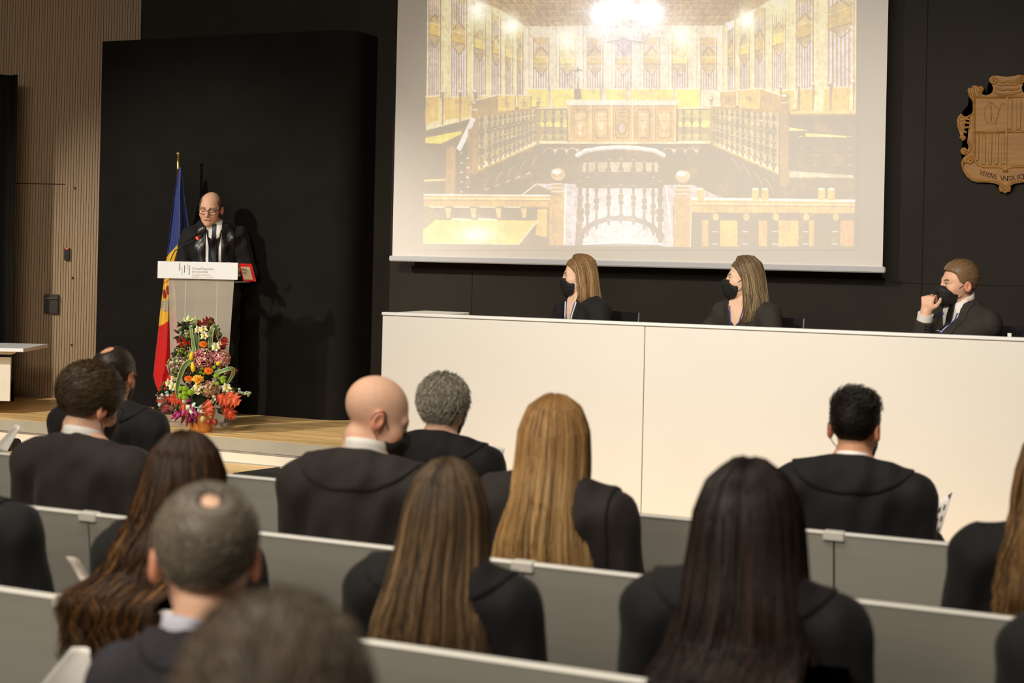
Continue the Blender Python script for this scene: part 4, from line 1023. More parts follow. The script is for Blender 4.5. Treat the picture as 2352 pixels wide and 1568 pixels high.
b = MB(); b.box((-.283, .125, lh), (.283, .137, lh + .122), bev=.002); sign = b.build('sign_board', mat('sign_white', (252, 250, 248), .35, noise=.01), lt)
def on_sign(u, v):      # photo pixel on the sign -> local (x to the viewer's left is +)
    return .283 - (u - 375) / 175 * .566, lh + (643 - v) / 39 * .122
MT = lambda x, z, d=.1375: ((-1, 0, 0, x), (0, 0, 1, d), (0, 1, 0, z), (0, 0, 0, 1))
m_ink = mat('pale_grey_ink', (176, 166, 160), .6); m_inkd = mat('dark_bar_ink', (104, 92, 96), .6); m_inkp = mat('pale_pink_ink', (222, 198, 192), .6)
x, z = on_sign(450, 621.5); text_obj('lettering', 'Consell Superior', .0225, m_ink, sign, MT(x, z))
x, z = on_sign(450, 628.5); text_obj('lettering', 'de la Justicia', .0225, m_ink, sign, MT(x, z))
x, z = on_sign(450, 635); text_obj('lettering', "Principat d'Andorra", .0168, m_inkp, sign, MT(x, z))
for u, v0, v1, mm in ((423, 608, 625, m_inkd), (428, 615, 634, m_inkp), (433.5, 612, 629, m_inkd), (439, 608, 622, m_inkp), (444, 612, 634, m_inkd)):
    x, z1 = on_sign(u, v0); _, z0_ = on_sign(u, v1); b = MB(); b.box((x - .0022, .1371, z0_), (x + .0022, .1384, z1)); b.build('logo_bar', mm, sign)
for u0, u1, c_ in ((450, 466, (150, 140, 170)), (466, 483, (246, 232, 190)), (483, 498.5, (228, 160, 160))):
    xa, z = on_sign(u0, 638.4); xb, _ = on_sign(u1, 638.4); b = MB(); b.box((xb, .1371, z - .0011), (xa, .1384, z + .0011)); b.build('logo_underline', mat('underline_%d' % u0, c_, .6), sign)
for u in (395, 529):
    for v in (604, 642):
        x, z = on_sign(u, v); b = MB(); b.box((x - .010, .10, z - .003), (x + .010, .139, z + .003)); b.build('sign_clip', m_clear, sign)
# sloping reading shelf
TL = lambda x, y, dz=0: (x, y, lh + .025 - (.12 - y) * .0 + dz + (.12 - y) * .06)
b = MB(); b.add([TL(-.27, .122), TL(.27, .122), TL(.27, -.07), TL(-.27, -.07), TL(-.27, .122, -.01), TL(.27, .122, -.01), TL(.27, -.07, -.01), TL(-.27, -.07, -.01)], [(0, 1, 2, 3), (7, 6, 5, 4), (0, 4, 5, 1), (1, 5, 6, 2), (2, 6, 7, 3), (3, 7, 4, 0)]); b.build('reading_shelf', m_clear, lt)
# side rack holding the red folder (on the viewer's right)
b = MB(); b.add([(-.285, .10, lh - .02), (-.345, -.02, lh - .02), (-.345, -.02, lh - .012), (-.285, .10, lh - .012), (-.26, .11, lh - .02), (-.26, -.02, lh - .02), (-.26, -.02, lh - .012), (-.26, .11, lh - .012)], [(0, 1, 2, 3), (4, 7, 6, 5), (0, 3, 7, 4), (1, 5, 6, 2), (3, 2, 6, 7), (0, 4, 5, 1)]); b.build('side_rack', m_clear, lt)
LM = Matrix.Translation(Vector((LC[0], LC[1], STAGE))) @ Matrix.Rotation(math.radians(RZP), 4, 'Z')
def lw(p): return np.array(LM @ Vector(p))
# things on the lectern
t = thing('microphone', 'thin gooseneck microphone with a glowing red ring, on the lectern', 'microphone', tuple(lw((.235, .04, lh + .0325))), math.radians(RZP))
inv = LM.inverted(); 
def tolec(px, py, D): return np.array(inv @ Vector(W(px, py, D=D)))
o0 = np.array((.235, .04, lh + .0325))
b = MB(); b.box((-.05, -.035, 0), (.05, .035, .012), bev=.004); b.box((-.03, -.02, .012), (.012, .02, .030), bev=.006); b.build('base', mat('mic_grey', (150, 148, 144), .4, metal=.4), t)
pa = [np.array((0, 0, .02)), tolec(399, 580, 10.36) - o0, tolec(420, 565, 10.36) - o0, tolec(447, 550, 10.36) - o0]
b = MB(); b.tube(catmull(pa, 6), .0035, 6); b.build('gooseneck', m_frame, t, True)
e1 = tolec(451, 547.5, 10.36) - o0; e2 = tolec(455, 545.5, 10.36) - o0; e3 = tolec(467, 540, 10.36) - o0
b = MB(); b.tube([pa[-1], e1], [.008, .009], 10); b.tube([e2, (e2 + e3) / 2, e3], [.010, .012, .008], 10); b.build('capsule', m_frame, t, True)
b = MB(); b.tube([e1, e2], .0115, 12); b.build('red_ring', mat('red_ring_light', (255, 40, 30), emit=6.0), t, True)
b = MB(); b.tube(catmull([(.01, 0, .02), (.04, .03, .035), (.06, .07, .02), (.062, .105, -.03)], 5), .004, 6); b.build('cable', m_frame, t, True)
t = thing('speech_papers', 'white sheets of the speech lying on the lectern', 'papers', tuple(lw((.06, -.03, lh + .043))), math.radians(RZP))
b = MB(); b.sheet(lambda u, v: ((u - .5) * .21, (v - .5) * .24, .004 + .022 * max(0, u - .6) ** 1.5 * 4 - (v - .5) * .24 * .06), 10, 6, .003); b.build('sheet', m_shirt, t, True)
t = thing('red_folder', 'red folder with a cream cover page leaning in the lectern side rack', 'folder', tuple(lw((-.292, .04, lh - .011))), math.radians(RZP))
def fold_pt(u, v, o): return (-.0 - u * .085 - v * .0 , .045 - u * .04 + o, .0 + v * .135 + (1 - u) * 0)
sk = lambda u, v: (.010 - .085 * u - .035 * (1 - v), .045 - .035 * u, v * .125 + .002)
b = MB(); b.sheet(lambda u, v: sk(u, v), 6, 6, .008); b.build('cover', mat('red_card', (216, 40, 30), .45, noise=.05), t)
b = MB(); b.sheet(lambda u, v: np.array(sk(.08 + u * .70, .10 + v * .72)) + (0, .0025, 0), 6, 6, .002); pg = b.build('page', mat('cream_page', (214, 190, 152), .6, noise=.04), t)
for k, tx in enumerate(('AA', 'AC')):
    text_obj('lettering', tx, .026, m_inkd, pg, ((-1, 0, 0, -.012), (0, 0, 1, .0455), (0, 1, 0, .078 - .026 * k), (0, 0, 0, 1)))

# ------------------------------------------------------------------ flag on its pole
FY = 9.12
fb = W(378, 946, y=FY); ft = W(410, 352, y=FY)
fl = thing('flag', 'blue, yellow and red flag draped on a pole beside the lectern', 'flag', (ft[0], FY, STAGE))
def fw(px, py, dy=0.0): q = W(px, py, y=FY + dy); return np.array((q[0] - ft[0], q[1] - FY, q[2] - STAGE))
m_gold = mat('brass_finial', (214, 180, 110), .25, metal=.9)
zt = fw(410, 385)[2]
b = MB(); b.tube([(0, 0, .06), (0, 0, zt - .01)], .011, 10); b.build('pole', mat('dark_wood_pole', (70, 46, 30), .4, noise=.2), fl, True)
b = MB(); b.lathe([(0, 0), (.012, 0), (.012, .065), (.007, .072), (.012, .080), (.013, .086), (.006, .092), (.008, .100), (.013, .108), (.0165, .118), (.015, .128), (.008, .135), (0, .137)], (0, 0, zt - .012), 16); b.build('finial', m_gold, fl, 'auto')
b = MB(); b.lathe([(0, 0), (.165, 0), (.165, .018), (.145, .024), (.14, .042), (.12, .048), (.115, .066), (.06, .074), (.03, .09), (0, .09)], (0, 0, 0), 28); b.build('base', mat('dark_stepped_wood', (46, 32, 28), .3, noise=.15), fl, 'auto')
LE = [(384, 412), (450, 399), (520, 391), (590, 383), (680, 372), (760, 364), (830, 356), (862, 353), (880, 357), (902, 366)]
RE = [(384, 417), (450, 424), (520, 434), (555, 436), (640, 398), (680, 403), (720, 405), (800, 412), (850, 408), (870, 396), (902, 380)]
def pick(u, py):
    l = np.interp(py, *zip(*LE)); r = np.interp(py, *zip(*RE)); return l + (r - l) * u
COWS = [[(165, 215), (185, 200), (190, 225), (205, 275), (190, 308), (170, 300), (160, 250)], [(195, 175), (215, 163), (248, 232), (225, 262), (205, 268), (192, 205)], [(160, 222), (172, 214), (176, 232), (164, 240)], [(190, 180), (204, 170), (208, 190), (196, 196)]]
def inpoly(x, y, P):
    c_ = False; n = len(P)
    for i in range(n):
        (x1, y1), (x2, y2) = P[i], P[(i + 1) % n]
        if (y1 > y) != (y2 > y) and x < (x2 - x1) * (y - y1) / (y2 - y1) + x1: c_ = not c_
    return c_
def flag_color(px, py, u):
    dg = (py - 590) + (px - 383) * 1.08           # seams run diagonally on the hanging cloth
    if dg < 0: return (38, 54, 122)
    dg2 = (py - 748) + (px - 367) * .9 - 6 * math.sin((px - 367) / 33 * 3.1)
    if dg2 > 0: return (214, 26, 22)
    zx, zy = (px - 340) * 4.614, (py - 620) * 4.614
    for P in COWS:
        if inpoly(zx, zy, P): return (150, 16, 14)
    if py < 652 and py > 628 and ((px - 376) * .55 + (py - 640)) % 9 < 3: return (206, 60, 40)
    for (cx_, cy_, R_) in ((188, 385, 52), (255, 350, 42)):
        r_ = math.hypot(zx - cx_, (zy - cy_) * .85)
        if r_ < R_:
            a_ = math.atan2(zy - cy_, zx - cx_); s_ = (r_ / 11.0 + a_ / (2 * math.pi) * 1.0) % 1.0
            return (150, 112, 62) if s_ < .38 else (204, 190, 160)
    if zy > 285 and zy < 300 + (zx - 150) * -.2 + 60 and zx < 260 and zy > 330 - (zx - 140) * .35: return (190, 172, 136)
    if 600 < py < 612 and px < 392 and (px - 383) > 2: return (200, 150, 90)
    return (242, 188, 44)
NU, NV = 56, 260; P = np.zeros((NU, NV, 3)); Cc = np.zeros((NU, NV, 3))
for i in range(NU):
    for j in range(NV):
        u = i / (NU - 1); v = j / (NV - 1); py = 384 + v * (902 - 384) - (10 * math.sin(u * 3.1) if v > .97 else 0)
        px = pick(u, py); wd_ = (np.interp(py, *zip(*RE)) - np.interp(py, *zip(*LE))) / 300
        fold = wd_ * (.28 * math.sin(u * 9.0 + v * 1.5) + .14 * math.sin(u * 19 + v * 3)) * (1 - .75 * max(0, (v - .55) / .45)) - .02
        P[i, j] = fw(px, py, fold); Cc[i, j] = flag_color(px, py, u)
b = MB(); b.sheet(lambda u, v: P[int(round(u * (NU - 1))), int(round(v * (NV - 1)))], NU, NV, .003, col=Cc.reshape(-1, 3)); b.build('cloth', mat('satin_flag_cloth', rough=.42, attr=True, noise=.03, sheen=.15), fl, True)

# ------------------------------------------------------------------ carved wooden coat of arms on the wall
m_carve = mat('carved_oak', (166, 116, 52), 0.55, noise=.22, scale=(5, 5, 40), bump=.08)
m_cut = mat('dark_carved_letters', (84, 50, 24), .7)
CRY = WALLY - .002
cc = W(2152 + 775 / 4.75, 150 + 760 / 4.75, y=CRY)
cr = thing('carved_crest', 'carved wooden coat of arms with a motto, on the black wall at the right edge', 'carving', tuple(cc))
def cz(zx, zy): q = W(2152 + zx / 4.75, 150 + zy / 4.75, y=CRY); return q[0] - cc[0], q[2] - cc[2]
half = [(775, 132), (720, 128), (660, 118), (610, 120), (575, 150), (575, 195), (595, 190), (605, 215), (618, 255), (610, 295), (585, 320), (540, 330), (500, 325), (490, 305), (512, 290), (518, 255), (495, 230), (455, 235), (430, 225), (395, 228), (375, 260), (360, 248), (343, 258), (340, 290), (355, 340), (385, 390), (400, 430), (398, 490), (380, 545), (340, 570), (300, 560), (270, 530), (238, 560), (222, 610), (228, 670), (250, 730), (265, 790), (275, 830), (310, 825), (335, 850), (352, 880), (345, 915), (330, 925), (325, 900), (290, 900), (270, 935), (290, 975), (320, 985), (285, 1010), (268, 1080), (290, 1160), (330, 1220), (385, 1260), (450, 1278), (560, 1280), (640, 1290), (685, 1310), (675, 1345), (690, 1380), (720, 1385), (740, 1390), (750, 1400), (775, 1412)]
hp = [cz(*p) for p in half]; x00 = hp[0][0]
full = [(x, z) for x, z in hp] + [(2 * x00 - x, z) for x, z in hp[-2:0:-1]]
import bmesh
def plate(poly, y0, y1, bevel, name, m, parent):
    bm = bmesh.new(); vs = [bm.verts.new((x, y0, z)) for x, z in poly]; f_ = bm.faces.new(vs)
    bmesh.ops.triangulate(bm, faces=[f_]); r_ = bmesh.ops.extrude_face_region(bm, geom=bm.faces[:]); 
    for v in r_['geom']:
        if isinstance(v, bmesh.types.BMVert): v.co.y = y1
    bmesh.ops.recalc_face_normals(bm, faces=bm.faces[:])
    me = bpy.data.meshes.new(name); bm.to_mesh(me); bm.free(); me.materials.append(m)
    o = bpy.data.objects.new(name, me); COL.objects.link(o); o.parent = parent
    return o
plate(full, 0, -.030, 0, 'carved_board', m_carve, cr)
def inset(poly, k): 
    cx_ = sum(p[0] for p in poly) / len(poly); cz_ = sum(p[1] for p in poly) / len(poly); return [(cx_ + (x - cx_) * k, cz_ + (z - cz_) * k) for x, z in poly]
def mir(pts): return [(2 * x00 - x, z) for x, z in pts]
def ridge(pts_, r, parent=cr, name='carved_scroll', d=-.030, both=True):
    b = MB()
    for P_ in ([pts_, mir(pts_)] if both else [pts_]):
        b = MB(); b.tube([(x, d, z) for x, z in P_], r, 8); b.build(name, m_carve, parent, True)
def zz(l): return [cz(*p) for p in l]
def spiral(cx_, cy_, r0, turns, a0=0, sgn=1):
    return zz([(cx_ + r0 * (1 - k / 26) * math.cos(a0 + sgn * k / 26 * turns * 6.283), cy_ + r0 * (1 - k / 26) * math.sin(a0 + sgn * k / 26 * turns * 6.283)) for k in range(25)])
for a in ((485, 268, 32, 1.4, 2.0), (290, 800, 26, 1.3, 3.0), (305, 935, 34, 1.4, 1.2), (362, 1045, 48, 1.6, 2.5), (712, 1345, 34, 1.4, 4.0), (618, 178, 40, 1.3, 4.5)):
    ridge(spiral(*a), .010)
for l in ([(385, 990), (310, 1010), (285, 1080), (305, 1160), (350, 1215), (420, 1248), (520, 1262), (640, 1268), (720, 1300)], [(385, 545), (320, 575), (270, 560), (240, 610), (255, 690), (300, 720), (330, 740)], [(375, 600), (310, 590), (262, 615)], [(375, 640), (320, 630), (270, 650)], [(370, 690), (330, 680), (285, 700)], [(340, 830), (370, 870), (365, 930), (320, 975)], [(355, 260), (370, 330), (400, 390)], [(400, 240), (405, 300), (420, 340)], [(440, 232), (450, 290), (480, 330)], [(620, 300), (700, 318), (775, 322)], [(640, 255), (720, 275), (775, 262)], [(660, 215), (720, 225), (775, 215)], [(660, 170), (720, 190), (775, 178)]):
    ridge([tuple(p) for p in np.array(catmull([(x, 0, z) for x, z in zz(l)], 5))[:, [0, 2]]], .0075)
shield = zz([(412, 348), (775, 348)]) ; 
for l in ([(410, 352), (775, 352)], [(410, 352), (410, 980), (420, 1040), (450, 1090), (520, 1112), (680, 1112), (740, 1130), (775, 1165)], [(425, 732), (775, 732)]):
    ridge(zz(l), .0085, name='shield_rim')
b = MB(); x_, z0_ = cz(765, 352); _, z1_ = cz(765, 1150); b.box((x00 - .006, -.040, z1_), (x00 + .006, -.028, z0_)); b.build('shield_rim', m_carve, cr)
b = MB()
for k in range(5):
    xa, za = cz(432 + k * 70, 750); xb, zb_ = cz(462 + k * 70, 1085 if k else 1040); b.box((xa, -.038, zb_), (xb, -.028, za), bev=.003)
for k in range(3):
    xa, za = cz(780 + k * 95, 368); xb, zb_ = cz(822 + k * 95, 705); b.box((xa, -.038, zb_), (xb, -.028, za), bev=.003)
b.build('shield_bars', m_carve, cr)
ridge(zz([(597, 405), (530, 460), (520, 540), (545, 625), (645, 640), (665, 560), (680, 490), (597, 405)]), .0035, name='mitre_relief', both=False)
ridge(zz([(597, 405), (597, 610)]), .003, name='mitre_relief', both=False)
ridge(zz([(650, 620), (690, 470), (715, 420), (740, 415), (735, 440)]), .0035, name='crosier_relief', both=False)
def motto(word, pts, s_):
    for ch, (zx, zy, ang) in zip(word, pts):
        x, z = cz(zx, zy); ca, sa = math.cos(ang), math.sin(ang)
        text_obj('lettering', ch, s_, m_cut, cr, ((ca, -sa, 0, x), (0, 0, -1, -.0302), (sa, ca, 0, z), (0, 0, 0, 1)), extrude=.001, offset=.0004)
motto('VIRTVS', [(458, 1190, -.35), (497, 1205, -.32), (522, 1215, -.28), (556, 1226, -.24), (583, 1234, -.2), (618, 1242, -.14)], .046)
motto('VNITA', [(688, 1258, -.1), (722, 1262, -.05), (762, 1264, .0), (775, 1264, .02), (808, 1262, .06)], .046)
motto('FORTIOR', [(876, 1258, .12), (902, 1250, .16), (940, 1243, .2), (972, 1236, .25), (1004, 1226, .28), (1020, 1220, .32), (1058, 1206, .36)], .046)

# ------------------------------------------------------------------ the projected picture on the screen
QX0, QX1, QY0, QY1 = 966.0, 1972.0, -70.0, 576.0
stp = 1.3; gx = np.arange(QX0, QX1, stp); gy = np.arange(QY0, QY1, stp); GX, GY = np.meshgrid(gx, gy, indexing='ij')
BASE = np.array((214, 198, 178.0)); IMG = np.tile(BASE * .5, GX.shape + (1,))
prng = np.random.default_rng(5)
def mask_poly(P_, soft=.8):
    ins_ = np.zeros(GX.shape, bool); dist = np.full(GX.shape, 1e9)
    n = len(P_); xs_ = [p[0] for p in P_]; ys_ = [p[1] for p in P_]
    i0, i1 = np.searchsorted(gx, (min(xs_) - 3, max(xs_) + 3)); j0, j1 = np.searchsorted(gy, (min(ys_) - 3, max(ys_) + 3))
    sub = (slice(i0, i1), slice(j0, j1)); x = GX[sub]; y = GY[sub]; c_ = np.zeros(x.shape, bool); d_ = np.full(x.shape, 1e9)
    for i in range(n):
        (x1, y1), (x2, y2) = P_[i], P_[(i + 1) % n]
        if y1 != y2: c_ ^= ((y1 > y) != (y2 > y)) & (x < (x2 - x1) * (y - y1) / (y2 - y1) + x1)
        L_ = (x2 - x1) ** 2 + (y2 - y1) ** 2 + 1e-9; t_ = np.clip(((x - x1) * (x2 - x1) + (y - y1) * (y2 - y1)) / L_, 0, 1)
        d_ = np.minimum(d_, np.hypot(x - x1 - t_ * (x2 - x1), y - y1 - t_ * (y2 - y1)))
    return sub, np.clip(.5 + np.where(c_, d_, -d_) / (2 * soft), 0, 1)
def poly(P_, c, a=1.0, soft=.8):
    sub, m_ = mask_poly(P_, soft); m_ = (m_ * a)[..., None]; IMG[sub] = IMG[sub] * (1 - m_) + np.asarray(c, float) * m_
def line(p, q, w, c, a=1.0):
    (x1, y1), (x2, y2) = p, q
    i0, i1 = np.searchsorted(gx, (min(x1, x2) - w - 2, max(x1, x2) + w + 2)); j0, j1 = np.searchsorted(gy, (min(y1, y2) - w - 2, max(y1, y2) + w + 2)); sub = (slice(i0, i1), slice(j0, j1))
    x = GX[sub]; y = GY[sub]; L_ = (x2 - x1) ** 2 + (y2 - y1) ** 2 + 1e-9; t_ = np.clip(((x - x1) * (x2 - x1) + (y - y1) * (y2 - y1)) / L_, 0, 1)
    d_ = np.hypot(x - x1 - t_ * (x2 - x1), y - y1 - t_ * (y2 - y1)); m_ = (np.clip(.5 + (w / 2 - d_) / 1.2, 0, 1) * a)[..., None]
    IMG[sub] = IMG[sub] * (1 - m_) + np.asarray(c, float) * m_
def pline(P_, w, c, a=1.0):
    for p, q in zip(P_[:-1], P_[1:]): line(p, q, w, c, a)
def glow(x, y, s_, c, a=1.0, sy=None):
    m_ = (a * np.exp(-((GX - x) ** 2 / (2 * s_ * s_) + (GY - y) ** 2 / (2 * (sy or s_) ** 2))))[..., None]; IMG[:] = IMG * (1 - m_) + np.asarray(c, float) * m_
def disc(x, y, rx, ry, c, a=1.0): poly([(x + rx * math.cos(k / 9 * math.pi), y + ry * math.sin(k / 9 * math.pi)) for k in range(18)], c, a)
WD, YL, LIL, OR, BR, DK = (252, 238, 196), (255, 240, 140), (244, 236, 252), (246, 204, 116), (196, 146, 84), (120, 96, 72)
CRN = [(983, -66), (1968, -66), (1963, 572), (971, 559)]
poly(CRN, DK)
poly([(983, -66), (1160, -66), (1210, 60), (1210, 240), (978, 300)], WD); poly([(1660, 60), (1790, -66), (1968, -66), (1966, 262), (1655, 240)], WD)
poly([(1205, 58), (1662, 58), (1658, 245), (1205, 245)], (250, 238, 214))
poly([(1085, -66), (1090, 0), (1150, 22), (1205, 60), (1660, 58), (1700, 40), (1770, 0), (1800, -66)], (214, 178, 130))
for k in range(26): x = 1090 + k * 27; line((x, -66), (1205 + (x - 1085) * .64, 60), 1.5, (176, 126, 78), .55); line((x + 9, -66), (1211 + (x - 1085) * .64, 60), 1.2, (244, 220, 180), .6)
for k in range(9): y = -60 + k * 13.5; line((1092 + k * 13, y), (1776 - k * 13, y), 1.3, (170, 120, 74), .5); line((1092 + k * 13, y + 4), (1776 - k * 13, y + 4), 1.2, (246, 224, 190), .4)
for k in range(160):
    x, y = prng.uniform(1110, 1750), prng.uniform(-50, 55); line((x, y), (x + prng.uniform(4, 12), y + prng.uniform(-3, 4)), 1.6, (250, 230, 196) if k % 2 else (168, 118, 74), .6)
def wall_panel(xa, xb, t0, t1, m0, m1, n0, n1, b0, b1, lit):
    """one bay of the panelled wall: upper panel, rail, lower panel; heights given at its two sides"""
    e = (xb - xa) * .1
    poly([(xa, t0), (xb, t1), (xb, m1), (xa, m0)], (238, 206, 150)); poly([(xa, n0), (xb, n1), (xb, b1), (xa, b0)], (226, 196, 150))
    for k in range(6):
        f_ = (k + .7) / 6.4; x = xa + (xb - xa) * f_; g_ = lambda p, q: p + (q - p) * f_
        v_ = abs(f_ - .5) * (xb - xa) * .9
        line((x, g_(n0, n1) + 22 - v_ * .6), (x, g_(b0, b1)), (xb - xa) * .075, LIL, .95); line((x + (xb - xa) * .06, g_(n0, n1) + 24 - v_ * .6), (x + (xb - xa) * .06, g_(b0, b1)), 1.0, (160, 120, 84), .8)
        line((x, g_(t0, t1) + 14 + (8 - v_ * .4)), (x, g_(m0, m1) - 14 - (8 - v_ * .4)), (xb - xa) * .07, LIL, .9); line((x + (xb - xa) * .06, g_(t0, t1) + 20), (x + (xb - xa) * .06, g_(m0, m1) - 20), 1.0, (150, 108, 70), .7)
    xm = (xa + xb) / 2; gm = lambda p, q: (p + q) / 2
    pline([(xa + e, gm(n0, n1) + 8), (xm, gm(n0, n1) + 28), (xb - e, gm(n0, n1) + 8)], 2, (150, 106, 66), .8); pline([(xa + e, gm(m0, m1) - 6), (xm, gm(m0, m1) - 24), (xb - e, gm(m0, m1) - 6)], 2, (150, 106, 66), .8)
    poly([(xa, m0), (xb, m1), (xb, n1), (xa, n0)], (242, 206, 116) if not lit else (255, 236, 150)); line((xa, n0), (xb, n1), 2, (176, 124, 66), .9); line((xa, m0), (xb, m1), 1.6, (255, 250, 226), .9)
    for x, y0, y1 in ((xa, t0, b0), (xb, t1, b1)): line((x, y0), (x, y1), 1.6, (180, 134, 84), .8); line((x - 3, y0), (x - 3, y1), 2, (255, 250, 232), .8)
Lx = [(985, 1012), (1037, 1072), (1089, 1115), (1130, 1150), (1161, 1178), (1188, 1201)]
ft = lambda x: -60 + (x - 985) * .62; fm = lambda x: 50 + (x - 985) * .36; fn_ = lambda x: 78 + (x - 985) * .30; fb_ = lambda x: 224 - (x - 985) * .02
for k, (a, c) in enumerate(Lx): wall_panel(a, c, ft(a), ft(c), fm(a), fm(c), fn_(a), fn_(c), fb_(a), fb_(c), k in (2, 4))
Rx = [(1672, 1688), (1700, 1721), (1734, 1757), (1774, 1804), (1829, 1868), (1902, 1962)]
gt = lambda x: -60 + (1962 - x) * .38; gm_ = lambda x: 12 + (1962 - x) * .37; gn = lambda x: 50 + (1962 - x) * .30; gb = lambda x: 205 + (1962 - x) * .02
for k, (a, c) in enumerate(Rx): wall_panel(a, c, gt(a), gt(c), gm_(a), gm_(c), gn(a), gn(c), gb(a), gb(c), k in (1, 3))
for k, x in enumerate((1243, 1303, 1367, 1432, 1497, 1562, 1628)): wall_panel(x - 18, x + 18, 86, 86, 131, 131, 147, 147, 206, 206, k in (1, 5))
for x in (1210, 1273, 1335, 1400, 1465, 1530, 1595, 1656): line((x, 62), (x, 210), 7, (252, 242, 224), .8); line((x + 5, 62), (x + 5, 210), 1, (170, 124, 82), .6)
for k in range(120):
    x, y = prng.choice([prng.uniform(985, 1205), prng.uniform(1660, 1962)]), prng.uniform(0, 210); line((x, y), (x + 1, y + prng.uniform(5, 22)), 1.2, (176, 126, 74), .45)
# leather chair backs
for a, c in ((1212, 1260), (1268, 1316), (1332, 1378), (1392, 1437), (1448, 1494), (1498, 1546), (1554, 1606)):
    poly([(a, 205), (c, 205), (c, 245), (a, 245)], (255, 238, 120)); line((a, 204), (c, 204), 2, (255, 255, 240)); line((c + 3, 198), (c + 3, 240), 3, (232, 196, 130), .9)
for P_ in ([(978, 222), (1009, 219), (1008, 276), (976, 285)], [(1020, 223), (1082, 221), (1080, 268), (1020, 276)], [(1090, 221), (1118, 219), (1118, 232), (1090, 236)], [(1895, 203), (1953, 199), (1950, 256), (1890, 257)], [(1833, 205), (1874, 204), (1868, 256), (1827, 257)], [(1784, 208), (1822, 206), (1818, 256), (1800, 250)]):
    poly(P_, (252, 212, 104)); x0_, y0_ = P_[0]; x1_, y1_ = P_[1]
    for k in range(9): disc(x0_ + (x1_ - x0_) * k / 8, y0_ + (y1_ - y0_) * k / 8, 2.2, 2.2, (255, 252, 226))
for x, y in ((1014, 209), (1054, 209), (1088, 209), (1090, 209), (1865, 192), (1905, 190), (1958, 186), (1832, 195), (1790, 198)): poly([(x - 5, y), (x + 2, y - 2), (x + 6, y + 3), (x + 4, y + 78), (x + 1, y + 78), (x + 1, y + 6)], (180, 136, 90), .8); poly([(x - 5, y), (x + 2, y - 3), (x + 6, y + 3), (x, y + 3)], (255, 250, 235))
poly([(977, 316), (1060, 300), (1060, 308), (1013, 330), (977, 329)], (255, 234, 130)); poly([(974, 417), (1024, 415), (1024, 410), (974, 412)], (250, 236, 170))
# boxes on the side desks
for P_, c in (([(1085, 232), (1142, 218), (1142, 262), (1097, 262)], (206, 166, 100)), ([(1142, 218), (1184, 218), (1184, 254), (1142, 262)], (250, 218, 138)), ([(1190, 219), (1220, 219), (1219, 250), (1190, 255)], (252, 224, 150)), ([(1655, 210), (1690, 208), (1690, 249), (1657, 247)], (238, 200, 130)), ([(1697, 207), (1748, 203), (1746, 253), (1697, 249)], (250, 216, 136)), ([(1748, 203), (1798, 220), (1796, 252), (1746, 253)], (222, 182, 112))):
    poly(P_, c); pline(P_ + [P_[0]], 1.4, (166, 116, 66), .8); line(P_[0], P_[1], 3, (255, 246, 226))
for x, y in ((1163, 238), (1205, 236), (1674, 228), (1722, 228)):
    for k in range(4): w = k * math.pi / 4; line((x - 10 * math.cos(w), y - 11 * math.sin(w)), (x + 10 * math.cos(w), y + 11 * math.sin(w)), 1.2, (170, 118, 64), .9)
# balustrades
def baluster(x, y0, y1, w, c=(150, 112, 74)):
    h = y1 - y0; line((x, y0), (x, y1), w * .55, c)
    for f_, s_ in ((.10, .9), (.30, 1.25), (.36, 1.3), (.52, .9), (.66, 1.2), (.74, 1.15), (.93, 1.3)): disc(x, y0 + h * f_, w * .5 * s_, h * .045, c)
    for f_ in (.16, .32, .5, .62, .78, .95): line((x - w * .3, y0 + h * f_), (x + w * .3, y0 + h * f_), 1.3, (255, 252, 246), .9)
poly([(1098, 262), (1236, 250), (1236, 326), (1098, 392)], (250, 236, 170), .75); poly([(1098, 376), (1236, 322), (1236, 331), (1098, 394)], (252, 240, 204))
for k in range(12): f_ = k / 11; f_ = f_ ** .8; baluster(1106 + 122 * f_, 264 - 12 * f_, 384 - 58 * f_, 11 - 4.5 * f_)
line((1090, 266), (1236, 249), 6, (214, 168, 104)); line((1096, 394), (1238, 330), 4, (228, 180, 110))
poly([(1632, 248), (1790, 256), (1788, 398), (1634, 326)], (250, 240, 186), .75); poly([(1634, 322), (1788, 382), (1788, 398), (1634, 330)], (252, 240, 204))
for k in range(12): f_ = (k / 11) ** 1.2; baluster(1641 + 136 * f_, 252 + 8 * f_, 328 + 60 * f_, 6.5 + 4.5 * f_)
line((1630, 247), (1796, 256), 6, (214, 168, 104)); line((1632, 330), (1788, 400), 4, (228, 180, 110))
for x, y0, y1, w in ((1090, 232, 395, 14), (1236, 228, 330, 8), (1802, 216, 420, 20), (1634, 222, 330, 8)):
    line((x, y0 + 18), (x, y1), w, (214, 166, 104)); disc(x, y0 + 6, w * .55, 8, (196, 150, 96)); disc(x - 1, y0 + 3, w * .3, 3, (255, 252, 244)); line((x - w * .4, y0 + 20), (x + w * .4, y0 + 20), 2, (255, 250, 240))
poly([(1083, 268), (1093, 274), (1058, 348), (1048, 341)], (255, 253, 250)); line((1036, 346), (1034, 440), 22, (218, 172, 106)); line((1080, 300), (1076, 420), 10, (200, 160, 116), .8)
for k in range(9): disc(1060 + k % 2 * 14, 352 + k * 11, 3, 2, (255, 250, 240))
line((1818, 258), (1966, 257), 7, (250, 226, 160)); line((1818, 264), (1966, 263), 5, (206, 160, 104))
for x in (1838, 1875, 1917, 1952):
    baluster(x, 268, 410, 13, (130, 102, 76))
poly([(1812, 292), (1860, 300), (1812, 300)], (254, 246, 180)); poly([(1850, 305), (1945, 312), (1945, 316), (1850, 314)], (254, 246, 180)); poly([(1812, 392), (1960, 402), (1960, 408), (1812, 408)], (252, 246, 220), .8)
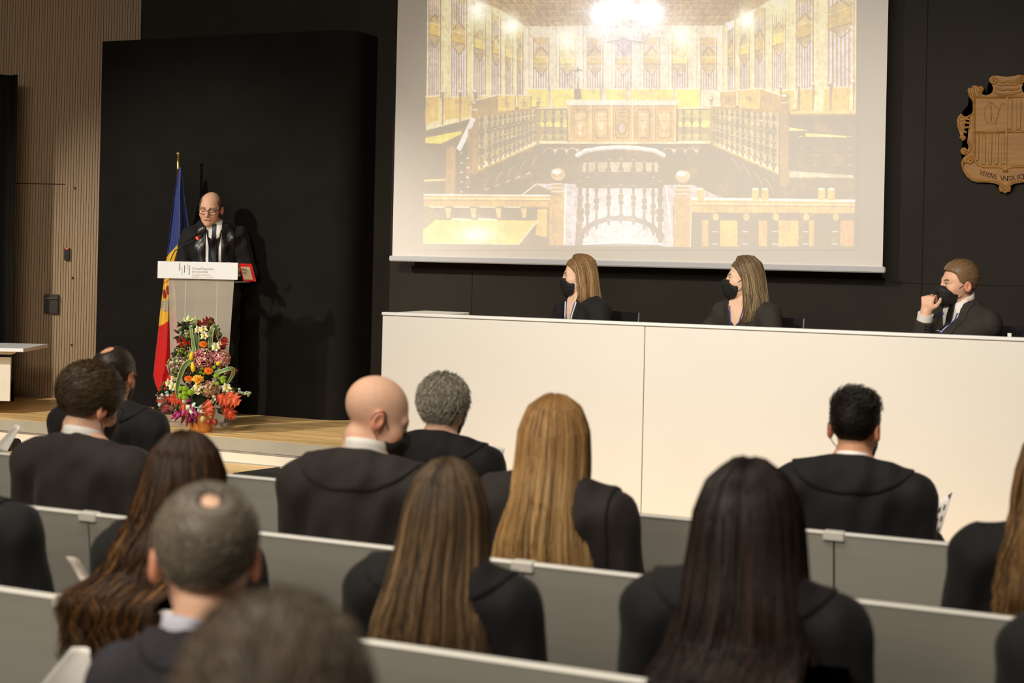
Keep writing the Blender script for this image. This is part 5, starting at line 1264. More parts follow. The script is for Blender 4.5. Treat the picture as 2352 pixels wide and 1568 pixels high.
# small rails beside the central desk, and the desk with carved panels
for xa, xb in ((1240, 1302), (1558, 1630)):
    poly([(xa, 252), (xb, 252), (xb, 322), (xa, 322)], (246, 234, 150), .8); poly([(xa, 280), (xb, 276), (xb, 292), (xa, 290)], (250, 246, 160)); poly([(xa, 292), (xb, 292), (xb, 308), (xa, 308)], (196, 160, 120), .7)
    for k in range(3): baluster(xa + 12 + k * 19, 254, 324, 7)
    line((xa, 248), (xb, 247), 5, (250, 234, 190)); line((xa, 325), (xb, 325), 4, (252, 240, 200))
poly([(1302, 238), (1557, 238), (1553, 326), (1306, 326)], (240, 196, 134)); poly([(1298, 230), (1560, 230), (1556, 242), (1304, 242)], (255, 246, 232)); line((1304, 243), (1556, 243), 1.6, (176, 118, 66))
for k in range(6): x = 1308 + k * 48.4; line((x, 244), (x, 322), 5, (248, 216, 164)); line((x + 4, 244), (x + 4, 322), 1.2, (160, 104, 60), .8)
for k in range(5):
    x = 1332 + k * 48.4; pline([(x - 15, 256), (x - 12, 251), (x + 12, 251), (x + 15, 256), (x + 15, 312), (x + 11, 317), (x - 11, 317), (x - 15, 312), (x - 15, 256)], 1.5, (158, 102, 60), .9)
    if k == 2: pline([(x + 10 * math.cos(w), 294 + 15 * math.sin(w)) for w in np.linspace(0, 6.3, 18)], 1.6, (150, 96, 56)); disc(x, 294, 6, 8, (222, 214, 214)); pline([(x - 9, 258), (x + 9, 258), (x + 9, 266), (x - 9, 266), (x - 9, 258)], 1.2, (160, 104, 60))
    else:
        for q in range(-3, 4): pline([(x, 300), (x + q * 2.5, 282), (x + q * 3.6, 262)], 1.3, (254, 238, 212), .9); disc(x + q * 3.6, 261 + abs(q), 1.8, 2.4, (252, 232, 204))
        disc(x, 306, 6, 5, (252, 222, 170)); line((x - 13, 277), (x + 13, 277), 1, (180, 124, 76), .7)
line((1240, 328), (1630, 328), 4, (254, 236, 206))
for k in range(6):
    x = 1262 + k * 26 if k < 3 else 1535 + (k - 3) * 26; pline([(x + 13 * math.cos(w), 352 - 12 * math.sin(w)) for w in np.linspace(0, 3.14, 10)], 1.4, (246, 232, 214)); disc(x + 13, 345, 5, 4, (244, 228, 208), .8)
# crucifix, wall crest, chandelier
line((1327, 156), (1327, 228), 3.4, (150, 116, 92)); line((1318, 163), (1336, 161), 3.4, (150, 116, 92)); line((1327, 168), (1326, 190), 3, (250, 244, 240)); poly([(1320, 204), (1334, 204), (1336, 228), (1318, 228)], (160, 122, 84))
poly([(1416, 86), (1448, 86), (1450, 118), (1440, 130), (1424, 130), (1414, 118)], (214, 192, 206)); pline([(1420, 90), (1444, 90), (1444, 116), (1432, 122), (1420, 116), (1420, 90)], 1.5, (160, 132, 140))
glow(1432, 18, 90, (255, 252, 255), .5, 55); glow(1432, 130, 110, (255, 252, 255), .35, 60)
for x, y in ((1385, 34), (1428, 22), (1492, 32)):
    glow(x, y, 26, (255, 255, 255), 1.0)
    for k in range(14): w = k * math.pi / 7 + .2; line((x, y), (x + 48 * math.cos(w), y + 48 * math.sin(w)), 2.2, (255, 255, 255), .5)
for q in (-1, 1):
    for k in range(4): x = 1432 + q * (14 + k * 12); pline([(1432 + q * 8, 88), (x - q * 2, 100 - k * 2), (x + q * 6, 84 - k * 3), (x + q * 2, 64)], 2.6, (255, 255, 255)); pline([(1432 + q * 8, 91), (x - q * 2, 103 - k * 2), (x + q * 8, 86 - k * 3)], 1.0, (176, 150, 160), .7); disc(x + q * 2, 62, 5, 2, (220, 206, 216))
for x, y in ((1098, 22), (1172, 58), (1303, 92), (1567, 82), (1715, 46), (1790, 6)): glow(x, y, 15, (255, 255, 236), .95, 22); glow(x, y + 22, 18, (255, 255, 200), .6, 26)
poly([(1668, 52), (1684, 47), (1686, 62), (1672, 70)], (255, 255, 255))
# stone floor, gate and foreground pews
poly([(1228, 422), (1330, 422), (1320, 572), (1296, 568), (1296, 450)], (242, 238, 252), .85); poly([(1522, 424), (1592, 424), (1652, 452), (1545, 470), (1548, 571), (1518, 571)], (242, 238, 252), .85)
for k in range(7): line((1230, 430 + k * 21), (1660, 430 + k * 21), 1.6, (200, 186, 190), .5)
for p, q in (((1232, 422), (1190, 455)), ((1300, 422), (1296, 560)), ((1560, 424), (1600, 470)), ((1530, 430), (1545, 560))): line(p, q, 3, (255, 255, 255))
poly([(1336, 430), (1514, 430), (1522, 556), (1330, 556)], (250, 248, 254), .85); poly([(1338, 372), (1512, 372), (1512, 395), (1338, 395)], (250, 236, 210), .8); poly([(1336, 395), (1514, 395), (1516, 432), (1336, 432)], DK)
pline([(1333 + 92 * (1 - math.cos(w)), 505 + 46 - 50 * math.sin(w)) for w in np.linspace(0, 3.14, 20)], 11, (120, 98, 80))
for k, x in enumerate((1333, 1349, 1370, 1398, 1426, 1455, 1480, 1500, 1516)): baluster(x, 350 - 12 * math.sin(k / 8 * 3.14), 556 - (46 * math.sin(k / 8 * 3.14) if 0 < k < 8 else 0), 10 if k not in (0, 8) else 15, (120, 98, 80))
pline([(1326, 356), (1345, 346), (1385, 340), (1425, 338), (1465, 340), (1505, 346), (1524, 356)], 10, (254, 252, 255)); pline([(1326, 358), (1345, 349), (1385, 343), (1425, 341), (1465, 343), (1505, 349), (1524, 358)], 1.4, (190, 170, 170))
pline([(1340, 560), (1425, 556), (1518, 560)], 5, (255, 255, 255))
for x0_, x1_, cx_, by in ((1262, 1297, 1282, 400), (1548, 1588, 1568, 405)):
    poly([(x0_, by + 48), (x1_, by + 48), (x1_ - 2, 570), (x0_ - 2, 570)], (230, 184, 120)); poly([(x0_ + 6, by + 20), (x1_ - 6, by + 20), (x1_ - 2, by + 46), (x0_ + 2, by + 46)], (222, 186, 140)); disc(cx_, by, 17, 15, (236, 206, 170)); disc(cx_ - 3, by - 6, 11, 6, (255, 254, 250))
    for k in range(3): line((x0_ + 5, by + 22 + k * 9), (x1_ - 5, by + 22 + k * 9), 2, (254, 248, 236))
    line((x1_, by + 48), (x1_ - 2, 570), 2, (255, 255, 255), .9)
poly([(973, 446), (1262, 448), (1260, 476), (972, 474)], (238, 196, 110)); line((973, 447), (1262, 449), 4, (255, 254, 248)); line((973, 455), (1262, 457), 3, (255, 240, 200)); line((973, 460), (1262, 461), 1.4, (180, 130, 80))
for k in range(4): line((985 + k * 58, 475), (1020 + k * 58, 476), 2.4, (255, 252, 240)); poly([(1022 + k * 58, 478), (1036 + k * 58, 478), (1034 + k * 58, 500), (1026 + k * 58, 500)], (246, 218, 160))
poly([(1000, 505), (1236, 506), (1190, 562), (972, 558), (972, 528)], (250, 220, 128)); glow(1095, 540, 34, (255, 253, 238), .95, 14)
for k in range(2): line((1040 + k * 60, 503), (1080 + k * 60, 505), 5, (255, 250, 210))
poly([(1235, 480), (1258, 480), (1257, 545), (1230, 540)], (246, 206, 120)); line((1236, 506), (1190, 562), 2.4, (255, 255, 250)); line((972, 559), (1190, 562), 2, (255, 255, 250))
poly([(1588, 455), (1963, 460), (1963, 490), (1588, 488)], (236, 198, 134)); line((1588, 456), (1963, 461), 6, (255, 253, 248)); line((1588, 467), (1963, 470), 2, (255, 238, 206)); line((1588, 472), (1963, 475), 1.4, (186, 136, 86))
for x in (1609, 1735, 1757, 1887, 1909): poly([(x - 8, 434), (x + 8, 434), (x + 8, 460), (x - 8, 460)], (244, 210, 136)); disc(x, 434, 8, 3, (255, 248, 230))
for xa, xb, c in ((1612, 1627, (246, 196, 96)), (1654, 1694, (252, 210, 116)), (1742, 1762, (244, 196, 116)), (1788, 1834, (250, 202, 124)), (1858, 1870, (248, 200, 104)), (1930, 1961, (246, 178, 116))):
    poly([(xa, 506), (xb, 506), (xb, 566), (xa, 566)], c)
for x in (1644, 1714, 1782, 1852, 1920): disc(x, 498, 7, 9, (248, 210, 150)); line((x - 8, 532), (x + 4, 532), 2, (255, 252, 248)); line((x - 8, 560), (x + 4, 560), 2, (255, 252, 248))
for k in range(5): x = 1110 + k * 28; pline([(x, 434 - k * 14), (x + 6, 418 - k * 14), (x + 14, 408 - k * 13)], 1.6, (250, 240, 226), .8); line((1190 - k * 24 + 20, 400 + k * 9), (1198 - k * 24 + 20, 396 + k * 9), 3, (255, 250, 242), .8)
for k in range(4): x = 1680 + k * 26; pline([(x, 362 + k * 16), (x + 12, 376 + k * 17), (x + 18, 392 + k * 17)], 1.6, (250, 240, 226), .8)
grain = prng.normal(0, 1, (GX.shape[0], 1)) * 5 + prng.normal(0, 1, GX.shape) * 4
def blur(a, n):
    for ax_ in (0, 1):
        k_ = np.ones(n) / n; a = np.apply_along_axis(lambda r: np.convolve(r, k_, 'same'), ax_, a)
    return a
tex = blur(prng.normal(0, 1, GX.shape), 5); tex /= tex.std(); tex2 = blur(prng.normal(0, 1, GX.shape), 23); tex2 /= tex2.std()
dk_ = np.clip((165 - IMG @ np.array((.3, .59, .11))) / 50, 0, 1)
IMG += (dk_ * np.clip(10 + 22 * tex2 + 14 * tex, 0, 90))[..., None] * np.array((1.0, .78, .35)) + (1 - dk_)[..., None] * (tex * 7 + tex2 * 5)[..., None]
T_ = np.clip(IMG + grain[..., None], 0, 255); lum = T_ @ np.array((.3, .59, .11)); sm = np.clip((lum - 96) / 150, 0, 1) ** 1.3
E_ = lin(T_) * sm[..., None] * .44; le = (E_ @ np.array((.3, .59, .11)))[..., None]; E_ = np.maximum(le + (E_ - le) * 1.55, 0)
for x, y, s_, g_ in ((1385, 34, 15, 1), (1430, 14, 14, .9), (1492, 30, 16, 1), (1432, 80, 105, .16), (1385, 34, 30, .12), (1492, 30, 30, .12), (1172, 60, 14, .4), (1098, 24, 15, .4), (1303, 94, 14, .3), (1567, 84, 14, .3), (1715, 46, 14, .4), (1095, 530, 30, .12), (1425, 530, 60, .15)):
    E_ += (g_ * np.exp(-((GX - x) ** 2 + (GY - y) ** 2) / (2 * s_ * s_)))[..., None] * np.array((.9, .86, 1.0))
for x, y in ((1385, 34), (1430, 14), (1492, 30)):
    an = np.arctan2(GY - y, GX - x); rr_ = np.hypot(GX - x, GY - y); E_ += (.45 * np.exp(-rr_ / 22) * np.maximum(np.cos(an * 7 + x), 0) ** 6)[..., None] * np.array((.9, .86, 1.0))
sub, msk = mask_poly(CRN, .8); full_m = np.zeros(GX.shape); full_m[sub] = msk; E_ *= full_m[..., None]
PV = np.array([[W(x, y, y=SCREENY - .002) for y in gy] for x in gx]); nx_, ny_ = GX.shape
ii = (np.arange(nx_ - 1)[:, None] * ny_ + np.arange(ny_ - 1)[None]).ravel()
PF = np.stack([ii, ii + 1, ii + ny_ + 1, ii + ny_], 1)
m_proj = mat('projected_light', (242, 234, 224), 0.95, noise=0.01, spec=0.1)
nt = m_proj.node_tree; a_ = nt.nodes.new('ShaderNodeAttribute'); a_.attribute_name = 'Light'; pb = nt.nodes['Principled BSDF']
nt.links.new(a_.outputs['Color'], pb.inputs['Emission Color']); pb.inputs['Emission Strength'].default_value = 1.0
po = mesh_obj('projected_picture', PV.reshape(-1, 3), PF, m_proj, t_scr := SCR.parent)
at = po.data.color_attributes.new('Light', 'FLOAT_COLOR', 'POINT'); cc4 = np.ones((nx_ * ny_, 4), np.float32); cc4[:, :3] = E_.reshape(-1, 3); at.data.foreach_set('color', cc4.ravel())

# ------------------------------------------------------------------ flower arrangement in front of the lectern
FD = 9.90
fp = W(461, 987, D=FD)
fa = thing('flower_arrangement', 'tall autumn flower arrangement in an orange pot on the stage', 'flower arrangement', (fp[0], fp[1], STAGE))
def fpos(px, py, d=0.0):
    q = W(px, py, D=FD - d); return np.array((q[0] - fp[0], q[1] - fp[1], q[2] - STAGE))
PXM = FPX / FD
VIEW = -ray(461, 850); VIEW = VIEW / np.linalg.norm(VIEW)        # towards the audience
m_petal = mat('petal', rough=.55, attr=True, noise=.12, scale=(90, 90, 90), spec=.3)
m_leafm = mat('leaf', rough=.45, attr=True, noise=.2, scale=(60, 60, 60), spec=.4)
def basis(n):
    n = np.asarray(n, float); n = n / np.linalg.norm(n); a = np.cross(n, (0.13, .2, 1.0)); a /= np.linalg.norm(a); return a, np.cross(n, a), n
def jitter(c, s_): return np.clip(np.asarray(c, float) * (1 + prng.normal(0, s_)) + prng.normal(0, 6, 3), 0, 255)
def petal(b, c, d, n, L, w, col, cup=.25, tip=.0, k=5, col2=None):
    """one curved petal from c along d, face towards n"""
    d = np.asarray(d, float); d = d / np.linalg.norm(d); n = np.asarray(n, float); s_ = np.cross(d, n); s_ = s_ / (np.linalg.norm(s_) + 1e-9); n = np.cross(s_, d)
    cols = []
    def fn(u, v):
        ww = w * math.sin(min(1, .12 + u * .95) * math.pi) ** .7 * (1 if u < .6 else 1 - tip * (u - .6) / .4)
        return c + d * L * u + s_ * (v - .5) * ww + n * (L * cup * u * u - abs(v - .5) * ww * .25 + (L * .12 * math.sin(u * 3)))
    cc_ = np.array([np.asarray(col, float) * (1 - i / (k - 1)) + np.asarray(col2 if col2 is not None else col, float) * (i / (k - 1)) for i in range(k) for j in range(3)])
    b.sheet(fn, k, 3, .0012, col=cc_)
def gerbera(px, py, r, tilt=(0, 0, .5), d=.0):
    c = fpos(px, py, d); n = VIEW + np.asarray(tilt); A, B, n = basis(n); R_ = r / PXM; b = MB()
    for ring, (L, cnt, cup) in enumerate(((R_, 20, .06), (R_ * .74, 16, .22), (R_ * .45, 14, .5))):
        for k in range(cnt):
            w = 6.283 * (k + .5 * ring) / cnt; petal(b, c + n * .003 * ring, A * math.cos(w) + B * math.sin(w), n, L, R_ * .30, jitter((248, 128, 22) if ring < 2 else (230, 96, 14), .05), cup)
    b.lathe([(0, 0), (R_ * .2, 0), (R_ * .16, .006), (0, .008)], c + n * .004, 10, col=(150, 60, 16)); b.build('gerbera', m_petal, fa, True)
def lily(px, py, r, col=(250, 244, 226), col2=None, tilt=(0, 0, .2), d=.0, name='alstroemeria', cnt=6, cup=.30, tip=.25, throat=(214, 196, 90)):
    c = fpos(px, py, d); A, B, n = basis(VIEW + np.asarray(tilt) + prng.normal(0, .25, 3)); R_ = r / PXM; b = MB()
    for k in range(cnt):
        w = 6.283 * k / cnt + prng.uniform(-.1, .1); q = k % 2; petal(b, c + n * .004 * q, A * math.cos(w) + B * math.sin(w), n, R_ * (1.1 if q else .95), R_ * (.70 if q else 1.05), jitter(throat if q else col2 or col, .03), cup + .1 * q, tip, 6, jitter(col, .03))
    for k in range(5): w = 6.283 * k / 5; b.tube([c, c + n * R_ * .7 + (A * math.cos(w) + B * math.sin(w)) * R_ * .2], .0012, 4, col=(236, 214, 110))
    b.build(name, m_petal, fa, True)
def hydrangea(px, py, r, pal, d=.0, sq=1.0, cnt=230):
    c = fpos(px, py, d - r / PXM * .5); R_ = r / PXM; b = MB()
    for k in range(cnt):
        z_ = 1 - 2 * (k + .5) / cnt; ph = k * 2.39996; v = np.array([math.sqrt(1 - z_ * z_) * math.cos(ph), math.sqrt(1 - z_ * z_) * math.sin(ph), z_])
        if v @ VIEW < -.35: continue
        q = c + v * R_ * prng.uniform(.84, 1.06) * (1, 1, sq); A, B, n = basis(v + prng.normal(0, .45, 3)); col = jitter(pal[prng.integers(len(pal))], .08); s_ = R_ * prng.uniform(.13, .18); w0 = prng.uniform(0, 6)
        for j in range(4): w = w0 + j * 1.571; petal(b, q, A * math.cos(w) + B * math.sin(w), n, s_, s_ * 1.05, jitter(col, .10), .45, 0, 4)
    b.lathe([(R_ * .75 * math.cos(t_), R_ * .75 * sq * math.sin(t_)) for t_ in np.linspace(-1.5, 1.5, 8)], c, 12, col=np.asarray(pal[-1]) * .45)
    b.build('hydrangea', m_petal, fa, True)
def button(px, py, r, d=.0):
    c = fpos(px, py, d); R_ = r / PXM; b = MB(); cnt = 70
    b.lathe([(R_ * .85 * math.cos(t_), R_ * .7 * math.sin(t_)) for t_ in np.linspace(-1.5, 1.5, 8)], c, 12, col=(140, 180, 40))
    for k in range(cnt):
        z_ = 1 - 2 * (k + .5) / cnt; ph = k * 2.39996; v = np.array([math.sqrt(1 - z_ * z_) * math.cos(ph), math.sqrt(1 - z_ * z_) * math.sin(ph), z_]); A, B, n = basis(v)
        petal(b, c + v * R_ * .72, v + A * .7, v, R_ * .30, R_ * .30, jitter((178, 214, 62), .06), .3, 0, 3)
    b.build('button_chrysanthemum', m_petal, fa, True)
def rose(px, py, r, d=.0):
    c = fpos(px, py, d); A, B, n = basis(VIEW + (0, 0, .9)); R_ = r / PXM; b = MB()
    for k in range(22):
        f_ = k / 21; w = k * 2.4; o_ = A * math.cos(w) + B * math.sin(w); petal(b, c + o_ * R_ * .30 * f_ - n * R_ * .5, n * (1.3 - .75 * f_) + o_ * (.25 + .75 * f_), -o_ + n * .2, R_ * 1.25, R_ * (.55 + .75 * f_), jitter((252, 158, 34), .04), -.15 - .2 * f_, 0, 5, (255, 190, 70))
    b.build('rose', m_petal, fa, True)
def bud(px, py, L, w, ang, col, d=.0, name='lily_bud'):
    c = fpos(px, py, d); up = np.array([0, 0, 1.0]); A, B, n = basis(VIEW); ax_ = up * math.cos(ang) - A * math.sin(ang); L /= PXM; w /= PXM; b = MB()
    for k in range(6):
        q = 6.283 * k / 6; e1, e2, _ = basis(ax_); o_ = e1 * math.cos(q) + e2 * math.sin(q); petal(b, c - ax_ * L * .5 + o_ * w * .06, ax_ * 1 + o_ * .12, o_, L, w * .85, jitter(col, .03), -.12, .5, 7)
    b.tube([c - ax_ * L * .5, c - ax_ * L * .15, c + ax_ * L * .25, c + ax_ * L * .48], [w * .2, w * .42, w * .36, w * .05], 10, col=col); b.build(name, m_petal, fa, True)
def oak(px, py, L, wdt, ang, col, tilt=0.0, d=.0, bend=.25, lobes=4, name='oak_leaf'):
    """lobed leaf: stem at (px,py), pointing along ang (0 = right, 90 = up in the picture)"""
    c = fpos(px, py, d); A = -np.cross(VIEW, (0, 0, 1.0)); A /= np.linalg.norm(A); Z_ = np.cross(VIEW, -A); Z_ = np.array([0, 0, 1.0]); a_ = math.radians(ang)
    if A @ RGT < 0: A = -A
    dx = A * math.cos(a_) + Z_ * math.sin(a_); s_ = -A * math.sin(a_) + Z_ * math.cos(a_); n = VIEW + s_ * tilt; L /= PXM; wdt /= PXM; nu = 41
    def fn(u, v):
        ww = wdt * np.interp(u, (0, .10, .18, .27, .38, .48, .60, .70, .80, .88, 1), (.05, .30, .85, .40, 1.12, .50, 1.0, .40, .62, .26, .02))
        y_ = (v - .5) * ww; uu = u * L * .86 + abs(v - .5) * 2 * L * .14 * ww / wdt
        return c + dx * uu + s_ * y_ + n * (bend * L * u * (1 - u) * .5 + .12 * abs(y_) + .004 * math.sin(u * 17 + v * 5))
    cc_ = np.array([jitter(np.asarray(col) * (1.25 if abs(j - 3) < .5 else 1), .04) for i in range(nu) for j in range(7)]); b = MB(); b.sheet(fn, nu, 7, .001, col=cc_); b.tube([c - dx * L * .2, c], .0016, 5, col=(120, 50, 30)); b.build(name, m_leafm, fa, True)
def strap(pts_, w, flip=0.0, d=None, name='variegated_leaf'):
    P_ = catmull([fpos(x, y, dd) for x, y, dd in pts_], 8); n_ = len(P_); b = MB(); ns = 7; v_ = []; c_ = []
    for i, p in enumerate(P_):
        t_ = P_[min(i + 1, n_ - 1)] - P_[max(i - 1, 0)]; t_ /= np.linalg.norm(t_) + 1e-9; s_ = np.cross(t_, VIEW); s_ /= np.linalg.norm(s_) + 1e-9; f_ = i / (n_ - 1); tw = flip * math.sin(f_ * 3.14); s_ = s_ * math.cos(tw) + VIEW * math.sin(tw)
        ww = w / PXM * math.sin(min(1, .25 + f_ * .72) * math.pi) ** .5
        for j in range(ns): v_.append(p + s_ * (j / (ns - 1) - .5) * ww - VIEW * .004 * (1 - (2 * j / (ns - 1) - 1) ** 2)); c_.append((226, 218, 168) if j in (0, ns - 1) else ((120, 146, 84) if j % 2 else (92, 124, 66)))
    V_ = np.array(v_); b.sheet(lambda u, v: V_[int(round(u * (n_ - 1))) * ns + int(round(v * (ns - 1)))], n_, ns, .0012, col=np.array(c_)); b.build(name, m_leafm, fa, True)
def roundleaves(pts_, r, col, d=.03, name='eucalyptus'):
    P_ = [fpos(x, y, d) for x, y in pts_]; b = MB(); b.tube(P_, .0022, 5, col=(130, 120, 90))
    for i, p in enumerate(P_):
        for q in range(2):
            A, B, n = basis(VIEW + prng.normal(0, .55, 3)); w = prng.uniform(0, 6.28); petal(b, p + prng.normal(0, .004, 3), A * math.cos(w) + B * math.sin(w), n, r / PXM * prng.uniform(1.2, 1.8), r / PXM * 1.5, jitter(col, .05), .15, 0, 5)
    b.build(name, m_leafm, fa, True)
def sprig(px, py, w, h, cols, cnt=80, d=.02, name='solidago', r=.0055):
    b = MB()
    for k in range(cnt):
        f_ = prng.random(); x = px + (prng.random() - .5) * w * (1.05 - .6 * f_); y = py + h / 2 - f_ * h; c = fpos(x, y, d + prng.uniform(-.03, .03)); col = jitter(cols[0] if prng.random() < .45 + .3 * f_ else cols[1], .1)
        b.lathe([(0, -r), (r * .9, -r * .3), (r * .8, r * .5), (0, r)], c, 6, col=col)
        if k % 4 == 0: b.tube([fpos(px, py + h / 2, d - .02), (fpos(px, py + h / 2, d - .02) + c) / 2 + prng.normal(0, .004, 3), c], .001, 4, col=(70, 100, 40))
    b.build(name, m_leafm, fa, True)
# pot
b = MB(); potc = fpos(460, 987); b.lathe([(0, 0), (.070, 0), (.074, .004), (.098, .15), (.100, .155), (.092, .155), (.085, .12), (0, .12)], (0, 0, 0), 4 * 6, col=(214, 142, 66)); b.build('pot', mat('orange_paper_pot', (212, 142, 70), .5, noise=.15, scale=(14, 14, 5)), fa, 'auto')
b = MB(); b.lathe([(0, .11), (.08, .13), (.085, .24), (.06, .42), (.035, .60), (.01, .70), (0, .71)], (0, 0, 0), 16, col=(40, 56, 28)); b.build('moss_core', mat('dark_green_moss', (36, 48, 26), .9, noise=.4, scale=(40, 40, 40), bump=.5), fa, True)
# filler foliage
b = MB()
for k in range(560):
    py = prng.uniform(740, 950); wd_ = np.interp(py, (730, 800, 850, 900, 950), (34, 56, 72, 84, 80)); px = 455 + prng.uniform(-1, 1) * wd_; c = fpos(px, py, prng.uniform(-.03, .05)); A, B, n = basis(VIEW + prng.normal(0, .5, 3)); w = prng.uniform(0, 6.28)
    petal(b, c, A * math.cos(w) + B * math.sin(w), n, prng.uniform(.035, .06), prng.uniform(.014, .024), jitter([(52, 84, 36), (72, 104, 48), (44, 62, 34), (96, 46, 34)][prng.integers(4)], .12), .2, .5, 4)
b.build('foliage', m_leafm, fa, True)
PK = [(230, 134, 142), (238, 166, 158), (224, 180, 146), (242, 206, 184), (212, 112, 124)]; GN = [(148, 154, 100), (174, 172, 124), (204, 160, 152), (122, 130, 80), (222, 178, 170)]; OL = [(186, 156, 104), (214, 150, 130), (150, 138, 72), (226, 190, 150)]
hydrangea(466, 824, 24, PK, .11); hydrangea(412, 842, 27, GN, .07, .9); hydrangea(508, 822, 19, PK + [(220, 170, 130)], .08); hydrangea(482, 893, 19, OL, .13, .9)
gerbera(467, 791, 11, (0, 0, .9), .09); gerbera(479, 852, 11.5, (0, 0, .7), .12); gerbera(433, 870, 11.5, (0, 0, 1.3), .12)
rose(455, 870, 10, .14)
lily(433, 738, 15, (240, 244, 206), (206, 220, 140), (-.3, .2, 1.2), .05, 'white_lily', 6, .45, .8, (210, 222, 140))
bud(450, 734, 18, 7, -.25, (196, 214, 110), .05); bud(440, 817, 22, 10, .12, (250, 206, 50), .14); bud(443, 842, 23, 11, -.12, (252, 208, 48), .15)
for x, y, r, d in ((455, 757, 9, .08), (468, 755, 10, .09), (470, 770, 10.5, .10), (496, 797, 11, .10), (503, 789, 7, .08), (399, 868, 9, .07), (388, 880, 10, .08), (397, 888, 11, .10), (436, 876, 8, .11), (455, 888, 12, .13), (444, 896, 9, .12), (456, 901, 8, .12), (520, 890, 12, .10), (527, 898, 8, .09)): lily(x, y, r, d=d)
for x, y, r in ((416, 892, 6.5), (425, 893, 7), (425, 902, 7.5), (438, 901, 7.5), (416, 909, 7), (424, 913, 7)): button(x, y, r, .14)
for x, y, r in ((497, 863, 6.5), (512, 868, 6), (513, 875, 6.5), (499, 881, 5.5), (465, 846, 3.5), (461, 855, 3.8), (468, 858, 3.5), (492, 843, 4)): button(x, y, r, .11)
bud(501, 834, 11, 11, .1, (246, 212, 60), .12, 'ranunculus')
for a in ((460, 757, 46, 34, 40, (132, 36, 22), .2, .02), (457, 760, 30, 22, 95, (158, 52, 32), .1, .02), (487, 780, 34, 26, 75, (132, 24, 14), .0, .03), (440, 792, 42, 26, 160, (150, 34, 20), .3, .03), (506, 800, 34, 24, 65, (162, 34, 20), -.2, .03), (470, 806, 30, 24, 20, (110, 22, 14), .0, .05), (492, 815, 30, 18, -60, (124, 30, 18), .0, .06), (498, 905, 44, 34, -40, (204, 84, 52), .2, .13), (518, 902, 48, 40, -42, (222, 100, 64), .2, .12), (478, 915, 46, 32, -88, (196, 82, 52), -.1, .14), (512, 922, 56, 34, -58, (184, 64, 38), .0, .08), (428, 918, 50, 32, 175, (190, 66, 36), .3, .12), (412, 924, 48, 30, -42, (204, 92, 60), -.2, .13), (486, 914, 40, 18, -12, (186, 44, 30), .5, .12), (386, 912, 32, 26, 200, (168, 76, 66), .2, .08), (384, 926, 26, 24, -110, (160, 72, 64), .0, .08), (520, 862, 34, 20, 30, (118, 44, 22), .1, .04)):
    oak(*a[:6], tilt=a[6], d=a[7])
strap([(447, 815, .08), (444, 790, .08), (440, 765, .08), (438, 745, .06)], 11, .9); strap([(449, 815, .06), (452, 780, .06), (449, 752, .05), (443, 741, .05)], 13, .3); strap([(483, 800, .08), (484, 770, .08), (489, 752, .08), (496, 753, .05), (503, 785, .03)], 12, .5)
strap([(440, 828, .13), (425, 838, .13), (412, 868, .15), (407, 895, .15), (410, 918, .14)], 12, .3); strap([(492, 858, .10), (515, 850, .12), (532, 846, .10), (536, 856, .09), (528, 872, .09), (519, 884, .09)], 10, .6)
sprig(421, 800, 34, 44, ((206, 200, 60), (96, 124, 40)), 110); sprig(432, 772, 12, 20, ((220, 208, 60), (130, 140, 50)), 40); sprig(455, 776, 14, 22, ((206, 190, 50), (92, 120, 40)), 40); sprig(400, 905, 14, 22, ((196, 176, 50), (80, 100, 40)), 40)
roundleaves([(364, 906), (372, 912), (382, 905), (392, 910), (366, 918), (370, 924)], 6, (188, 202, 190), .09); roundleaves([(545, 905), (552, 904), (560, 902), (568, 902), (573, 904), (548, 898)], 5, (196, 210, 176), .05); roundleaves([(428, 936), (438, 934), (442, 940), (424, 926)], 8, (206, 218, 196), .13); roundleaves([(456, 935), (460, 940)], 8, (200, 214, 190), .14); roundleaves([(486, 922), (490, 918)], 7, (190, 206, 184), .13)
for x, y, a in ((424, 940, 250), (432, 948, 265), (440, 946, 280), (446, 942, 300), (452, 946, 260), (436, 955, 270), (447, 958, 290), (414, 948, 230), (404, 952, 220), (456, 940, 310), (410, 945, 215), (437, 918, 200), (443, 928, 270)):
    c = fpos(x, y, .13); A = RGT; b = MB(); w = math.radians(a); petal(b, c, A * math.cos(w) + np.array([0, 0, 1.0]) * math.sin(w), VIEW, 17 / PXM, 9 / PXM, jitter([(152, 34, 92), (120, 26, 66), (176, 52, 118)][prng.integers(3)], .08), .15, .7, 5); b.tube([c, c + (0, 0, .03)], .0012, 4, col=(100, 40, 40)); b.build('magenta_leaf', m_leafm, fa, True)
for x, y, a, c_ in ((469, 955, 250, (206, 178, 120)), (480, 945, 290, (216, 170, 130)), (493, 962, 280, (150, 50, 44)), (481, 962, 265, (150, 50, 40)), (392, 944, 60, (120, 84, 74))):
    c = fpos(x, y, .12); b = MB(); w = math.radians(a); petal(b, c, RGT * math.cos(w) + np.array([0, 0, 1.0]) * math.sin(w), VIEW, 16 / PXM, 13 / PXM, c_, .1, .2, 5); b.build('dried_leaf', m_leafm, fa, True)
for x, y, a in ((372, 955, 200), (408, 962, 250), (415, 965, 262), (422, 966, 275), (400, 958, 235)):
    c = fpos(x + 18, y - 14, .10); b = MB(); w = math.radians(a); petal(b, c, RGT * math.cos(w) + np.array([0, 0, 1.0]) * math.sin(w), VIEW, 30 / PXM, 8 / PXM, jitter((104, 30, 34), .1), .1, .8, 5); b.build('magenta_leaf', m_leafm, fa, True)

